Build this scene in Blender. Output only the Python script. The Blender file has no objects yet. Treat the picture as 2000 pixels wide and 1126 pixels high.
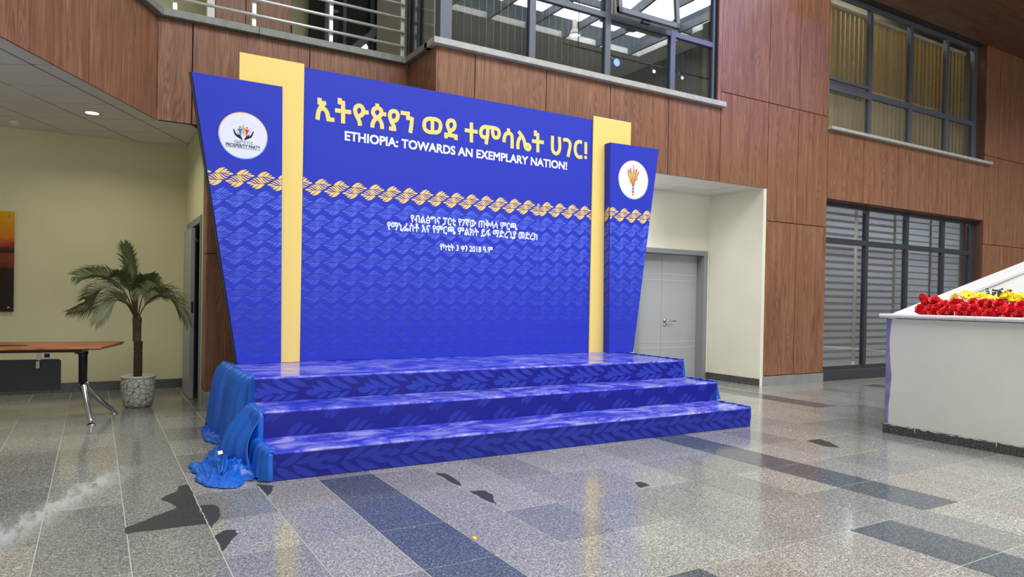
import bpy, bmesh, math, random
from mathutils import Vector, Matrix, noise
random.seed(7)
SC = bpy.context.scene
COL = SC.collection

# ------------------------------------------------------------------ camera
cam_d = bpy.data.cameras.new('camera'); cam = bpy.data.objects.new('camera', cam_d); COL.objects.link(cam)
R_ = Vector((0.85836501, -0.51270063, 0.01864328)); U_ = Vector((-0.01110298, 0.01776626, 0.99978052)); F_ = Vector((0.51291932, 0.85838361, -0.00955743))
M_ = Matrix((R_, U_, -F_)).transposed().to_4x4(); M_.translation = Vector((0, 0, 1.25)); cam.matrix_world = M_
cam_d.sensor_width = 36.0; cam_d.lens = 1363.473/2000*36; cam_d.shift_y = 29.9/2000; cam_d.clip_start = .05; cam_d.clip_end = 200
SC.camera = cam
# ------------------------------------------------------------------ world, big lights, exposure
w = bpy.data.worlds.new('world'); SC.world = w; w.use_nodes = True
w.node_tree.nodes['Background'].inputs[0].default_value = (.75, .86, 1, 1); w.node_tree.nodes['Background'].inputs[1].default_value = 0.7
SC.view_settings.view_transform = 'Standard'; SC.view_settings.look = 'None'; SC.view_settings.gamma = 1; SC.view_settings.use_curve_mapping = False
SC.view_settings.exposure = 0.0

def area(name, loc, rot, sx, sy, power, col):
    l = bpy.data.lights.new(name, 'AREA'); l.shape = 'RECTANGLE'; l.size = sx; l.size_y = sy; l.energy = power; l.color = col
    o = bpy.data.objects.new(name, l); COL.objects.link(o); o.location = loc; o.rotation_euler = rot; return o
# daylight coming through the glazed roof of the atrium
area('skylight_daylight', (8.25, -2.2, 11.1), (0, 0, 0), 18.5, 8.0, 4200, (1.0, .99, .965))

# fill light added opposite the stage, lifting the alcove and upright faces
area('opposite_fill', (6.0, -9.3, 2.0), (math.radians(90), 0, 0), 15.0, 3.4, 330, (.95, .98, 1.0))
# unseen fill lights added behind the banner to brighten the alcove
for ax in (4.2, 6.2): area('alcove_fill', (ax, 7.5, 2.9), (0, 0, 0), .5, .5, 34, (1, .98, .93))
# fill lights added in the rooms so the translucent blinds look brighter
area('room_fill', (12.3, 8.2, 3.15), (0, 0, 0), 4.8, .8, 140, (.95, .98, 1.0))
area('room_fill', (12.3, 8.3, 7.9), (0, 0, 0), 4.8, .9, 150, (1, .93, .72))
area('room_fill', (5.4, 8.3, 7.9), (0, 0, 0), 4.0, .9, 240, (.97, .98, .95))
# ------------------------------------------------------------------ colour + materials
def lin(r, g, b):
    f = lambda c: (c/255)/12.92 if c/255 <= .04045 else ((c/255+.055)/1.055)**2.4
    return (f(r), f(g), f(b), 1)
class NT:
    def __init__(s, name):
        s.m = bpy.data.materials.new(name); s.m.use_nodes = True; s.t = s.m.node_tree; s.b = s.t.nodes['Principled BSDF']
    def n(s, kind, **kw):
        x = s.t.nodes.new(kind)
        for k, v in kw.items():
            if k == 'ins':
                for a, b in v.items(): x.inputs[a].default_value = b
            else: setattr(x, k, v)
        return x
    def l(s, a, b): s.t.links.new(a, b)
    def set(s, **kw):
        for k, v in kw.items(): s.b.inputs[k.replace('_', ' ')].default_value = v
        return s
    def noise(s, vec, scale, detail=3, rough=.5, dist=0):
        x = s.n('ShaderNodeTexNoise'); x.inputs['Scale'].default_value = scale; x.inputs['Detail'].default_value = detail
        x.inputs['Roughness'].default_value = rough; x.inputs['Distortion'].default_value = dist
        if vec is not None: s.l(vec, x.inputs['Vector'])
        return x
    def mapping(s, vec, scale=(1, 1, 1), loc=(0, 0, 0), rot=(0, 0, 0)):
        x = s.n('ShaderNodeMapping'); x.inputs['Scale'].default_value = scale; x.inputs['Location'].default_value = loc; x.inputs['Rotation'].default_value = rot
        s.l(vec, x.inputs['Vector']); return x.outputs[0]
    def obj(s): return s.n('ShaderNodeTexCoord').outputs['Object']
    def pos(s): return s.n('ShaderNodeNewGeometry').outputs['Position']
    def ramp(s, fac, stops):
        x = s.n('ShaderNodeValToRGB'); e = x.color_ramp.elements
        while len(e) < len(stops): e.new(.5)
        for i, (p, c) in enumerate(stops): e[i].position = p; e[i].color = c
        s.l(fac, x.inputs[0]); return x.outputs[0]
    def mix(s, fac, a, b, mode='MIX'):
        x = s.n('ShaderNodeMix', data_type='RGBA', blend_type=mode)
        for sock, v in ((x.inputs[0], fac), (x.inputs[6], a), (x.inputs[7], b)):
            if hasattr(v, 'links'): s.l(v, sock)
            else: sock.default_value = v
        return x.outputs[2]
    def math(s, op, a, b=0, c=0):
        x = s.n('ShaderNodeMath', operation=op)
        for i, v in enumerate((a, b, c)):
            if hasattr(v, 'links'): s.l(v, x.inputs[i])
            else: x.inputs[i].default_value = v
        return x.outputs[0]
    def bump(s, h, st=.2, d=.01):
        x = s.n('ShaderNodeBump'); x.inputs['Strength'].default_value = st; x.inputs['Distance'].default_value = d
        s.l(h, x.inputs['Height']); s.l(x.outputs[0], s.b.inputs['Normal'])

def plain(name, c, rough=.5, metal=0, spec=.5, var=0.0, scale=8, bump=0, emit=None, es=0):
    t = NT(name); t.set(Base_Color=c, Roughness=rough, Metallic=metal); t.b.inputs['Specular IOR Level'].default_value = spec
    if var:
        n = t.noise(t.obj(), scale, 4)
        d = tuple(x*(1-var) for x in c[:3])+(1,); u = tuple(min(1, x*(1+var)) for x in c[:3])+(1,)
        t.l(t.ramp(n.outputs['Fac'], [(.3, d), (.7, u)]), t.b.inputs['Base Color'])
        if bump: t.bump(n.outputs['Fac'], bump)
    if emit: t.b.inputs['Emission Color'].default_value = emit; t.b.inputs['Emission Strength'].default_value = es
    return t.m
def wood(name, dark, mid, light, horiz=False):
    t = NT(name); p = t.pos(); oi = t.n('ShaderNodeObjectInfo')
    sep = t.n('ShaderNodeSeparateXYZ'); t.l(p, sep.inputs[0])
    u = t.math('ADD', sep.outputs[0], t.math('MULTIPLY', sep.outputs[1], .77))
    z = sep.outputs[2]
    if horiz: u, z = sep.outputs[1], sep.outputs[0]
    u = t.math('ADD', u, t.math('MULTIPLY', oi.outputs['Random'], 37.0))
    z = t.math('ADD', z, t.math('MULTIPLY', oi.outputs['Random'], 11.0))
    cx = t.n('ShaderNodeCombineXYZ'); t.l(u, cx.inputs[0]); t.l(t.math('MULTIPLY', z, .10), cx.inputs[1])
    # slow cathedral figure
    big = t.noise(cx.outputs[0], 4.5, 2, .5, .4)
    rings = t.math('SINE', t.math('ADD', t.math('MULTIPLY', big.outputs['Fac'], 110), t.math('MULTIPLY', u, 190)))
    cx2 = t.n('ShaderNodeCombineXYZ'); t.l(u, cx2.inputs[0]); t.l(t.math('MULTIPLY', z, .022), cx2.inputs[1])
    fine = t.noise(cx2.outputs[0], 130, 3, .65)
    cx3 = t.n('ShaderNodeCombineXYZ'); t.l(u, cx3.inputs[0]); t.l(t.math('MULTIPLY', z, .05), cx3.inputs[1])
    mid_n = t.noise(cx3.outputs[0], 14, 2, .5)
    f = t.math('ADD', t.math('MULTIPLY', rings, .065), t.math('ADD', t.math('MULTIPLY', fine.outputs['Fac'], .62), t.math('MULTIPLY', mid_n.outputs['Fac'], .38)))
    c = t.ramp(f, [(.28, dark), (.5, mid), (.74, light)])
    t.l(c, t.b.inputs['Base Color']); t.set(Roughness=.38); t.b.inputs['Specular IOR Level'].default_value = .4
    return t.m
def granite(name, a, b, c, rough=.12, wear=False):
    t = NT(name); p = t.pos()
    n1 = t.noise(p, 120, 3, .75); n2 = t.noise(p, 48, 2, .6); v = t.n('ShaderNodeTexVoronoi'); v.inputs['Scale'].default_value = 120; t.l(p, v.inputs['Vector'])
    f = t.math('ADD', t.math('MULTIPLY', n1.outputs['Fac'], .6), t.math('ADD', t.math('MULTIPLY', n2.outputs['Fac'], .25), t.math('MULTIPLY', v.outputs['Distance'], .28)))
    col = t.ramp(f, [(.36, a), (.52, b), (.70, c)])
    oi = t.n('ShaderNodeObjectInfo')
    col = t.mix(1.0, col, oi.outputs['Color'], 'MULTIPLY')
    cl = t.noise(t.mapping(p, (1, .45, 1)), 2.2, 3)
    col = t.mix(t.math('MULTIPLY', cl.outputs['Fac'], .35), col, tuple(x*.55 for x in b[:3])+(1,))
    r = rough
    if wear:
        # pale dust wiped across the tiles at the left, plus small scuffs everywhere
        sep = t.n('ShaderNodeSeparateXYZ'); t.l(p, sep.inputs[0])
        # distance to a line through (-0.45, 4.1) with direction (.40, .92)
        dx = t.math('ADD', sep.outputs[0], .33); dy = t.math('SUBTRACT', sep.outputs[1], 4.35)
        perp = t.math('SUBTRACT', t.math('MULTIPLY', dx, .915), t.math('MULTIPLY', dy, .403))
        al = t.math('ADD', t.math('MULTIPLY', dx, .403), t.math('MULTIPLY', dy, .915))
        st = t.noise(t.mapping(p, (9, 2.2, 1), rot=(0, 0, .41)), 1.6, 5, .65)
        band = t.math('SUBTRACT', 1, t.math('MULTIPLY', t.math('ABSOLUTE', t.math('ADD', perp, t.math('MULTIPLY', t.math('SUBTRACT', st.outputs['Fac'], .5), .34))), 6.0))
        ends = t.math('SUBTRACT', 1, t.math('POWER', t.math('ABSOLUTE', t.math('MULTIPLY', t.math('SUBTRACT', al, .25), .82)), 4))
        mk = t.math('MULTIPLY', t.math('MAXIMUM', band, 0), t.math('MAXIMUM', ends, 0))
        mk = t.math('MULTIPLY', mk, t.ramp(st.outputs['Fac'], [(.38, (.15, .15, .15, 1)), (.62, (1, 1, 1, 1))]))
        mk = t.math('MINIMUM', t.math('MULTIPLY', mk, .85), .62)
        sc = t.noise(t.mapping(p, (3.5, 12, 1), rot=(0, 0, .5)), 3.0, 2, .5)
        scm = t.ramp(sc.outputs['Fac'], [(.735, (0, 0, 0, 1)), (.76, (.6, .6, .6, 1))])
        mk = t.math('MAXIMUM', mk, scm)
        col = t.mix(mk, col, lin(205, 210, 212))
        r2 = t.math('ADD', rough, t.math('MULTIPLY', mk, .35)); t.l(r2, t.b.inputs['Roughness'])
    t.l(col, t.b.inputs['Base Color'])
    if not wear: t.set(Roughness=r)
    t.b.inputs['Specular IOR Level'].default_value = .6
    b = t.noise(p, 2.5, 2); t.bump(b.outputs['Fac'], .05, .01)
    return t.m
def vinyl(name, c1, rough=.32, bump=.0, sc=4.0, stretch=(1, 1, 1), spec=.5):
    t = NT(name); p = t.pos(); t.set(Base_Color=c1, Roughness=rough); t.b.inputs['Specular IOR Level'].default_value = spec
    if bump:
        n = t.noise(t.mapping(p, stretch), sc, 3, .55, .6); t.bump(n.outputs['Fac'], bump, .05)
    return t.m
def glass(name, tint, rough=0.0, base=.01):
    t = NT(name); nt = t.t
    for n in list(nt.nodes):
        if n.type != 'OUTPUT_MATERIAL': nt.nodes.remove(n)
    out = [n for n in nt.nodes if n.type == 'OUTPUT_MATERIAL'][0]
    tr = nt.nodes.new('ShaderNodeBsdfTransparent'); tr.inputs[0].default_value = tint
    gl = nt.nodes.new('ShaderNodeBsdfGlossy'); gl.inputs['Roughness'].default_value = rough; gl.inputs[0].default_value = (.95, .97, 1, 1)
    fr = nt.nodes.new('ShaderNodeFresnel'); fr.inputs[0].default_value = 1.55
    ad = nt.nodes.new('ShaderNodeMath'); ad.operation = 'MULTIPLY_ADD'; ad.inputs[1].default_value = .5; ad.inputs[2].default_value = base; nt.links.new(fr.outputs[0], ad.inputs[0])
    mx = nt.nodes.new('ShaderNodeMixShader'); nt.links.new(ad.outputs[0], mx.inputs[0]); nt.links.new(tr.outputs[0], mx.inputs[1]); nt.links.new(gl.outputs[0], mx.inputs[2])
    nt.links.new(mx.outputs[0], out.inputs[0]); return t.m
def attr_col(name, rough=.35, spec=.25):
    t = NT(name); a = t.n('ShaderNodeVertexColor'); a.layer_name = 'Col'; t.l(a.outputs[0], t.b.inputs['Base Color']); t.set(Roughness=rough); t.b.inputs['Specular IOR Level'].default_value = spec; return t.m
def emis(name, c, s):
    t = NT(name); t.set(Base_Color=c); t.b.inputs['Emission Color'].default_value = c; t.b.inputs['Emission Strength'].default_value = s; return t.m

M = {}
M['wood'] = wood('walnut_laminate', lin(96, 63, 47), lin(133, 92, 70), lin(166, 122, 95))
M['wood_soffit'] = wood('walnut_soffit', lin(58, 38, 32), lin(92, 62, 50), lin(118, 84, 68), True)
M['backing'] = plain('dark_backing', lin(34, 27, 25), .8)
M['cream'] = plain('cream_wall_paint', lin(226, 224, 208), .6, var=.05, scale=1.3)
M['olive'] = plain('cream_wall_recess', lin(216, 214, 176), .65, var=.05, scale=1.0)
M['white'] = plain('white_paint', lin(236, 236, 230), .55, var=.03, scale=2)
M['planter_paint'] = plain('planter_paint', lin(222, 221, 211), .5, var=.035, scale=2.5)
M['ceil_tile'] = plain('ceiling_board', lin(222, 222, 216), .8, var=.03, scale=3)
M['tgrid'] = plain('ceiling_grid', lin(84, 82, 76), .7)
M['coping'] = plain('pale_stone_coping', lin(176, 178, 174), .4, var=.12, scale=14)
M['coping_left'] = plain('grey_stone_coping', lin(128, 132, 128), .45, var=.15, scale=14)
M['alu'] = plain('slate_aluminium', lin(92, 98, 112), .42, .15)
M['alu_dark'] = plain('charcoal_aluminium', lin(60, 63, 69), .42, .15)
M['steel'] = plain('brushed_steel', lin(220, 220, 222), .35, .55)
M['chrome'] = plain('chrome', lin(200, 200, 204), .12, 1)
M['plinth'] = plain('steel_plinth', lin(168, 170, 172), .38, .5, var=.1, scale=5)
M['skirt_stone'] = granite('dark_granite_skirting', lin(30, 30, 30), lin(62, 62, 60), lin(110, 110, 108), .25)
M['tile'] = granite('grey_granite', lin(52, 52, 51), lin(124, 123, 119), lin(194, 193, 188), .13, True)
M['tile_dark'] = granite('dark_granite', lin(26, 31, 36), lin(66, 74, 82), lin(120, 128, 136), .13, True)
M['grout'] = plain('pale_grout', lin(190, 188, 180), .7)
M['stain'] = granite('bare_patch', lin(22, 22, 22), lin(44, 44, 43), lin(72, 72, 70), .5)
M['blue'] = vinyl('royal_blue_print', lin(42, 58, 188), .5, .05, 3.0, (1, 1, 1), .25)
M['blue_dark'] = vinyl('navy_print', lin(26, 30, 128), .34, .05, 6, (1, 1, 1), .25)
def tread():
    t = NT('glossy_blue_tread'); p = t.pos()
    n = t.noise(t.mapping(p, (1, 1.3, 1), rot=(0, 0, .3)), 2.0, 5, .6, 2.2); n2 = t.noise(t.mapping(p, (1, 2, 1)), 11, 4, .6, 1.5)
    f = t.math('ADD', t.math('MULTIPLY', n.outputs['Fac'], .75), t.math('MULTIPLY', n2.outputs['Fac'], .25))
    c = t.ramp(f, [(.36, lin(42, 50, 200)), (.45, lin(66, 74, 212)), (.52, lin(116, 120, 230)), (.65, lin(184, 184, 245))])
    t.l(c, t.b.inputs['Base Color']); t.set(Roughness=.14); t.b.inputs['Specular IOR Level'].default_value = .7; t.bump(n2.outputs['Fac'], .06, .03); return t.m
M['blue_tread'] = tread()
M['yellow'] = vinyl('yellow_print', lin(243, 214, 122), .5, .03, 2)
M['print'] = attr_col('printed_ink', .4)
M['title_ink'] = plain('yellow_ink', lin(250, 220, 128), .45)
M['white_ink'] = plain('white_ink', lin(236, 242, 255), .45)
M['black'] = plain('black_edge', lin(22, 22, 26), .6)
def satin():
    t = NT('blue_satin'); p = t.pos(); t.set(Base_Color=lin(14, 94, 198), Roughness=.40); t.b.inputs['Specular IOR Level'].default_value = .6
    t.b.inputs['Sheen Weight'].default_value = .22; t.b.inputs['Sheen Tint'].default_value = lin(70, 150, 240); t.b.inputs['Sheen Roughness'].default_value = .35
    n = t.noise(p, 60, 2); t.bump(n.outputs['Fac'], .05, .004); return t.m
M['satin'] = satin()
M['door'] = plain('grey_door', lin(160, 164, 168), .45)
M['door_frame'] = plain('grey_door_frame', lin(132, 135, 138), .45)
M['glass'] = glass('clear_glass', (.92, .93, .93, 1))
M['glass_dark'] = glass('tinted_glass', (.66, .68, .68, 1), 0, .03)
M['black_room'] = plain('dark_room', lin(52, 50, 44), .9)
M['office'] = plain('office_wall', lin(150, 146, 134), .9)
def thin_cloth(t, col, k=.45):
    nt = t.t; out = [n for n in nt.nodes if n.type == 'OUTPUT_MATERIAL'][0]; nt.nodes.remove(t.b)
    d = nt.nodes.new('ShaderNodeBsdfDiffuse'); tr = nt.nodes.new('ShaderNodeBsdfTranslucent'); mx = nt.nodes.new('ShaderNodeMixShader'); mx.inputs[0].default_value = k
    for n in (d, tr):
        if hasattr(col, 'links'): nt.links.new(col, n.inputs[0])
        else: n.inputs[0].default_value = col
    nt.links.new(d.outputs[0], mx.inputs[1]); nt.links.new(tr.outputs[0], mx.inputs[2]); nt.links.new(mx.outputs[0], out.inputs[0]); return t.m
def slat(name, c, var):
    t = NT(name); oi = t.n('ShaderNodeObjectInfo'); a = tuple(x*(1-var) for x in c[:3])+(1,); b = tuple(min(1, x*(1+var)) for x in c[:3])+(1,)
    col = t.mix(oi.outputs['Random'], a, b); return thin_cloth(t, col)
M['blind_grey'] = slat('grey_blind', lin(172, 176, 168), .12)
M['blind_olive'] = slat('olive_blind', lin(214, 196, 142), .10)
M['zebra_light'] = thin_cloth(NT('zebra_light'), lin(214, 219, 226))
M['zebra_dark'] = thin_cloth(NT('zebra_dark'), lin(150, 154, 160), .2)
M['plastic_white'] = plain('white_plastic', lin(225, 222, 212), .4)
M['table_wood'] = wood('table_veneer', lin(118, 66, 36), lin(158, 94, 54), lin(186, 120, 76), True)
M['black_metal'] = plain('black_metal', lin(24, 24, 26), .35, .3)
M['panel_grey'] = plain('charcoal_panel', lin(52, 54, 60), .5)
def crackle():
    t = NT('crackle_ceramic'); p = t.obj(); v = t.n('ShaderNodeTexVoronoi', feature='DISTANCE_TO_EDGE'); v.inputs['Scale'].default_value = 19; t.l(p, v.inputs['Vector'])
    c = t.ramp(v.outputs['Distance'], [(.02, lin(66, 64, 60)), (.05, lin(196, 194, 184))]); t.l(c, t.b.inputs['Base Color']); t.set(Roughness=.3)
    h = t.ramp(v.outputs['Distance'], [(.0, (0, 0, 0, 1)), (.08, (1, 1, 1, 1))]); t.bump(h, .6, .006); return t.m
M['crackle'] = crackle()
M['ceramic'] = plain('pale_ceramic', lin(205, 202, 190), .3, var=.06)
M['soil'] = plain('soil', lin(48, 38, 30), .9, var=.3, scale=40)
M['bark'] = plain('fibrous_bark', lin(74, 56, 42), .9, var=.45, scale=45, bump=.6)
M['sheath'] = plain('leaf_sheath', lin(92, 78, 54), .8, var=.5, scale=42, bump=.5)
M['palm'] = plain('palm_green', lin(82, 94, 52), .5, var=.22, scale=12)
M['palm_pale'] = plain('palm_pale', lin(116, 124, 92), .5, var=.18, scale=12)
M['petal_red'] = plain('red_petal', lin(246, 54, 66), .5, var=.2, scale=30)
M['petal_yellow'] = plain('yellow_petal', lin(252, 210, 14), .55, var=.12, scale=30)
M['daisy_eye'] = plain('daisy_eye', lin(190, 140, 20), .8)
M['euca'] = plain('eucalyptus', lin(96, 122, 106), .6, var=.2, scale=20)
M['marble'] = plain('speckled_white_granite', lin(222, 222, 224), .35, var=.16, scale=70)
M['dark_atrium'] = plain('dark_atrium_wall', lin(110, 104, 96), .8)
M['violet'] = plain('violet_primer', lin(132, 128, 178), .6, var=.2, scale=10)
M['lamp'] = emis('lamp_glow', (1, .84, .58, 1), 14)
M['lamp_white'] = emis('lamp_white', (1, .97, .9, 1), 10)
M['lamp_blue'] = emis('lamp_blue', (.05, .08, 1, 1), 40)
M['sky_pane'] = emis('sky_pane', (.80, .90, 1, 1), 1.0)

# ------------------------------------------------------------------ mesh builder
class MB:
    def __init__(s): s.v = []; s.f = []; s.c = []; s.mi = []; s.smooth = []
    def add(s, vs, fs, col=None, mi=0, sm=False):
        k = len(s.v); s.v += [tuple(p) for p in vs]
        for f in fs: s.f.append(tuple(i+k for i in f)); s.c.append(col); s.mi.append(mi); s.smooth.append(sm)
        return s
    def box(s, x0, x1, y0, y1, z0, z1, mi=0):
        return s.add([(x0, y0, z0), (x1, y0, z0), (x1, y1, z0), (x0, y1, z0), (x0, y0, z1), (x1, y0, z1), (x1, y1, z1), (x0, y1, z1)],
                     [(0, 3, 2, 1), (4, 5, 6, 7), (0, 1, 5, 4), (1, 2, 6, 5), (2, 3, 7, 6), (3, 0, 4, 7)], None, mi)
    def prism(s, poly, ext, mi=0, col=None):
        n = len(poly); e = Vector(ext); a = [Vector(p) for p in poly]
        # outward winding: poly normal should oppose ext for the first cap
        nrm = Vector((0, 0, 0))
        for i in range(n): nrm += a[i].cross(a[(i+1) % n])
        if nrm.dot(e) > 0: a.reverse()
        vs = a+[p+e for p in a]
        fs = [tuple(range(n)), tuple(range(2*n-1, n-1, -1))]
        for i in range(n): j = (i+1) % n; fs.append((j, i, i+n, j+n))
        return s.add(vs, fs, col, mi)
    def poly(s, pts, col=None, mi=0): return s.add(pts, [tuple(range(len(pts)))], col, mi)
    def tube(s, path, r, seg=8, cap=True, mi=0):
        P = [Vector(p) for p in path]; n = len(P); rs = r if isinstance(r, (list, tuple)) else [r]*n
        vs = []; fs = []; up = None
        for i, p in enumerate(P):
            d = (P[min(i+1, n-1)]-P[max(i-1, 0)]).normalized()
            if up is None: up = Vector((0, 0, 1)) if abs(d.z) < .9 else Vector((1, 0, 0))
            a = d.cross(up).normalized(); b = a.cross(d).normalized(); up = b
            for k in range(seg):
                t = 2*math.pi*k/seg; vs.append(p+a*math.cos(t)*rs[i]+b*math.sin(t)*rs[i])
        for i in range(n-1):
            for k in range(seg):
                q = (k+1) % seg; fs.append((i*seg+k, (i+1)*seg+k, (i+1)*seg+q, i*seg+q))
        s.add(vs, fs, None, mi, True)
        if cap:
            k0 = len(s.v)-n*seg
            s.f.append(tuple(k0+k for k in range(seg))); s.f.append(tuple(k0+(n-1)*seg+k for k in reversed(range(seg))))
            for _ in range(2): s.c.append(None); s.mi.append(mi); s.smooth.append(False)
        return s
    def lathe(s, prof, c=(0, 0, 0), seg=32, mi=0):
        vs = []; fs = []; n = len(prof)
        for r, z in prof:
            for k in range(seg):
                t = 2*math.pi*k/seg; vs.append((c[0]+r*math.cos(t), c[1]+r*math.sin(t), c[2]+z))
        for i in range(n-1):
            for k in range(seg):
                q = (k+1) % seg; fs.append((i*seg+k, i*seg+q, (i+1)*seg+q, (i+1)*seg+k))
        return s.add(vs, fs, None, mi, True)
    def grid(s, fn, nu, nv, mi=0):
        vs = [fn(i/nu, j/nv) for j in range(nv+1) for i in range(nu+1)]
        fs = [(j*(nu+1)+i, j*(nu+1)+i+1, (j+1)*(nu+1)+i+1, (j+1)*(nu+1)+i) for j in range(nv) for i in range(nu)]
        return s.add(vs, fs, None, mi, True)
    def mesh(s, name, mats):
        me = bpy.data.meshes.new(name); me.from_pydata(s.v, [], s.f)
        for m in (mats if isinstance(mats, (list, tuple)) else [mats]): me.materials.append(m)
        me.polygons.foreach_set('material_index', s.mi); me.polygons.foreach_set('use_smooth', s.smooth)
        if any(c is not None for c in s.c):
            at = me.color_attributes.new('Col', 'FLOAT_COLOR', 'CORNER'); buf = []
            for p, c in zip(me.polygons, s.c): buf += list(c or (1, 1, 1, 1))*p.loop_total
            at.data.foreach_set('color', buf)
        me.update(); return me
def tag(o, label=None, cat=None, group=None, kind=None):
    if label: o['label'] = label
    if cat: o['category'] = cat
    if group: o['group'] = group
    if kind: o['kind'] = kind
    return o
def obj(name, mb, mat, parent=None, bevel=0, kind=None, label=None):
    me = mb.mesh(name, mat) if isinstance(mb, MB) else mb
    o = bpy.data.objects.new(name, me); COL.objects.link(o)
    if parent is not None:
        o.parent = parent; o.matrix_parent_inverse = Matrix.Translation(-Vector(parent.location))
    if bevel:
        m = o.modifiers.new('bevel', 'BEVEL'); m.width = bevel; m.segments = 2; m.limit_method = 'ANGLE'
    if kind: o['kind'] = kind
    if label: o['label'] = label
    return o
def thing(name, label, cat, loc=(0, 0, 0), group=None, kind=None):
    o = bpy.data.objects.new(name, None); COL.objects.link(o); o.location = loc; o.empty_display_size = .1
    return tag(o, label, cat, group, kind)
def B(x0, x1, y0, y1, z0, z1): return MB().box(x0, x1, y0, y1, z0, z1)
def clip(poly, planes):
    """Clip a 2-D polygon by half planes (a, b, c): a*x + b*y <= c."""
    for a, b, c in planes:
        out = []; n = len(poly)
        for i in range(n):
            p, q = poly[i], poly[(i+1) % n]; dp = a*p[0]+b*p[1]-c; dq = a*q[0]+b*q[1]-c
            if dp <= 0: out.append(p)
            if dp*dq < 0:
                t = dp/(dp-dq); out.append((p[0]+(q[0]-p[0])*t, p[1]+(q[1]-p[1])*t))
        poly = out
        if len(poly) < 3: return []
    return poly
YF = 6.97          # front plane of the panelled facade
# ================================================================== FLOOR
floor = obj('floor', B(-5, 19, -9, 11.5, -.12, -.0018), M['grout']); tag(floor, 'polished grey granite tile floor with dark inlaid strips', 'floor', kind='structure')
TX, TY, X0, Y0 = .382, .583, .154, 2.335
def tile_mesh(name, x0, x1, y0, y1, mat):
    g = .0024; c = .0025; b = MB(); a = [(x0+g, y0+g), (x1-g, y0+g), (x1-g, y1-g), (x0+g, y1-g)]
    i = [(x0+g+c, y0+g+c), (x1-g-c, y0+g+c), (x1-g-c, y1-g-c), (x0+g+c, y1-g-c)]
    vs = [(p[0], p[1], -.011) for p in a]+[(p[0], p[1], -.0006) for p in a]+[(p[0], p[1], 0) for p in i]
    fs = [(8, 9, 10, 11)]+[(k, (k+1) % 4, 4+(k+1) % 4, 4+k) for k in range(4)]+[(4+k, 4+(k+1) % 4, 8+(k+1) % 4, 8+k) for k in range(4)]
    return vs, fs
camp = Vector((0, 0, 1.25))
def project(p):
    d = Vector(p)-camp; z = d.dot(F_)
    if z < .1: return None
    return 1000+1363.47*d.dot(R_)/z, 592.9-1363.47*d.dot(U_)/z
cells = []
for ix in range(-13, 46):
    for iy in range(-5, 15):
        x0, y0 = X0+ix*TX, Y0+iy*TY; x1, y1 = x0+TX, y0+TY
        if x0 > 1.1 and x1 < 5.6 and y0 > 4.8 and y1 < 6.95: continue       # wholly under the stage
        if x0 > 8.5 and y1 > 7.6: continue
        if y0 > 10: continue
        pr = [project((x, y, 0)) for x, y in ((x0, y0), (x1, y0), (x1, y1), (x0, y1))]
        a = 0
        if all(pr):
            inside = any(-20 < p[0] < 2020 and -20 < p[1] < 1140 for p in pr)
            a = abs(sum(pr[k][0]*pr[(k+1) % 4][1]-pr[(k+1) % 4][0]*pr[k][1] for k in range(4)))/2 if inside else 0
        cells.append((a, ix, iy, x0, x1, y0, y1))
cells.sort(reverse=True)
vs, fs = tile_mesh('tile', -TX/2, TX/2, -TY/2, TY/2, None)
me_t = MB().add(vs, fs).mesh('tile', M['tile']); me_d = MB().add(vs, fs).mesh('dark_tile', M['tile_dark'])
def is_dark(ix, iy):
    xc, yc = X0+(ix+.5)*TX, Y0+(iy+.5)*TY
    if 1.30 < xc < 1.68 and yc < 4.66: return True
    if 4.36 < xc < 4.73 and yc > 2.33: return True
    if 3.59 < xc < 3.97 and yc < 2.33: return True
    if 2.06 < xc < 2.44 and yc < 2.33: return True
    if 10.05 < xc < 10.45 and yc < 6.4: return True
    if 7.4 < xc < 7.8 and yc > 5.2: return True
    return False
tints = [(1, 1, 1), (.90, .90, .92), (1.10, 1.10, 1.07), (.78, .80, .84), (1.02, .97, .93), (.94, .97, 1.0), (1.16, 1.16, 1.13)]
rest = MB()
for k, (a, ix, iy, x0, x1, y0, y1) in enumerate(cells):
    dk = is_dark(ix, iy)
    if k < 299 and a > 0:
        o = bpy.data.objects.new('tile', me_d if dk else me_t); COL.objects.link(o); o.parent = floor
        o.location = ((x0+x1)/2, (y0+y1)/2, 0); o.rotation_euler = (random.uniform(-6e-4, 6e-4), random.uniform(-8e-4, 8e-4), 0)
        t = random.choice(tints); t = tuple(1+(c-1)*.35 for c in t) if dk else t; o.color = (*t, 1)
        if ix in (0,) and not dk: o.color = (.84, .86, .88, 1)
    else:
        v2, f2 = tile_mesh('t', x0, x1, y0, y1, None); rest.add(v2, f2, None, 1 if dk else 0)
o = obj('far_tiles', rest, [M['tile'], M['tile_dark']], floor, kind='stuff')
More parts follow.
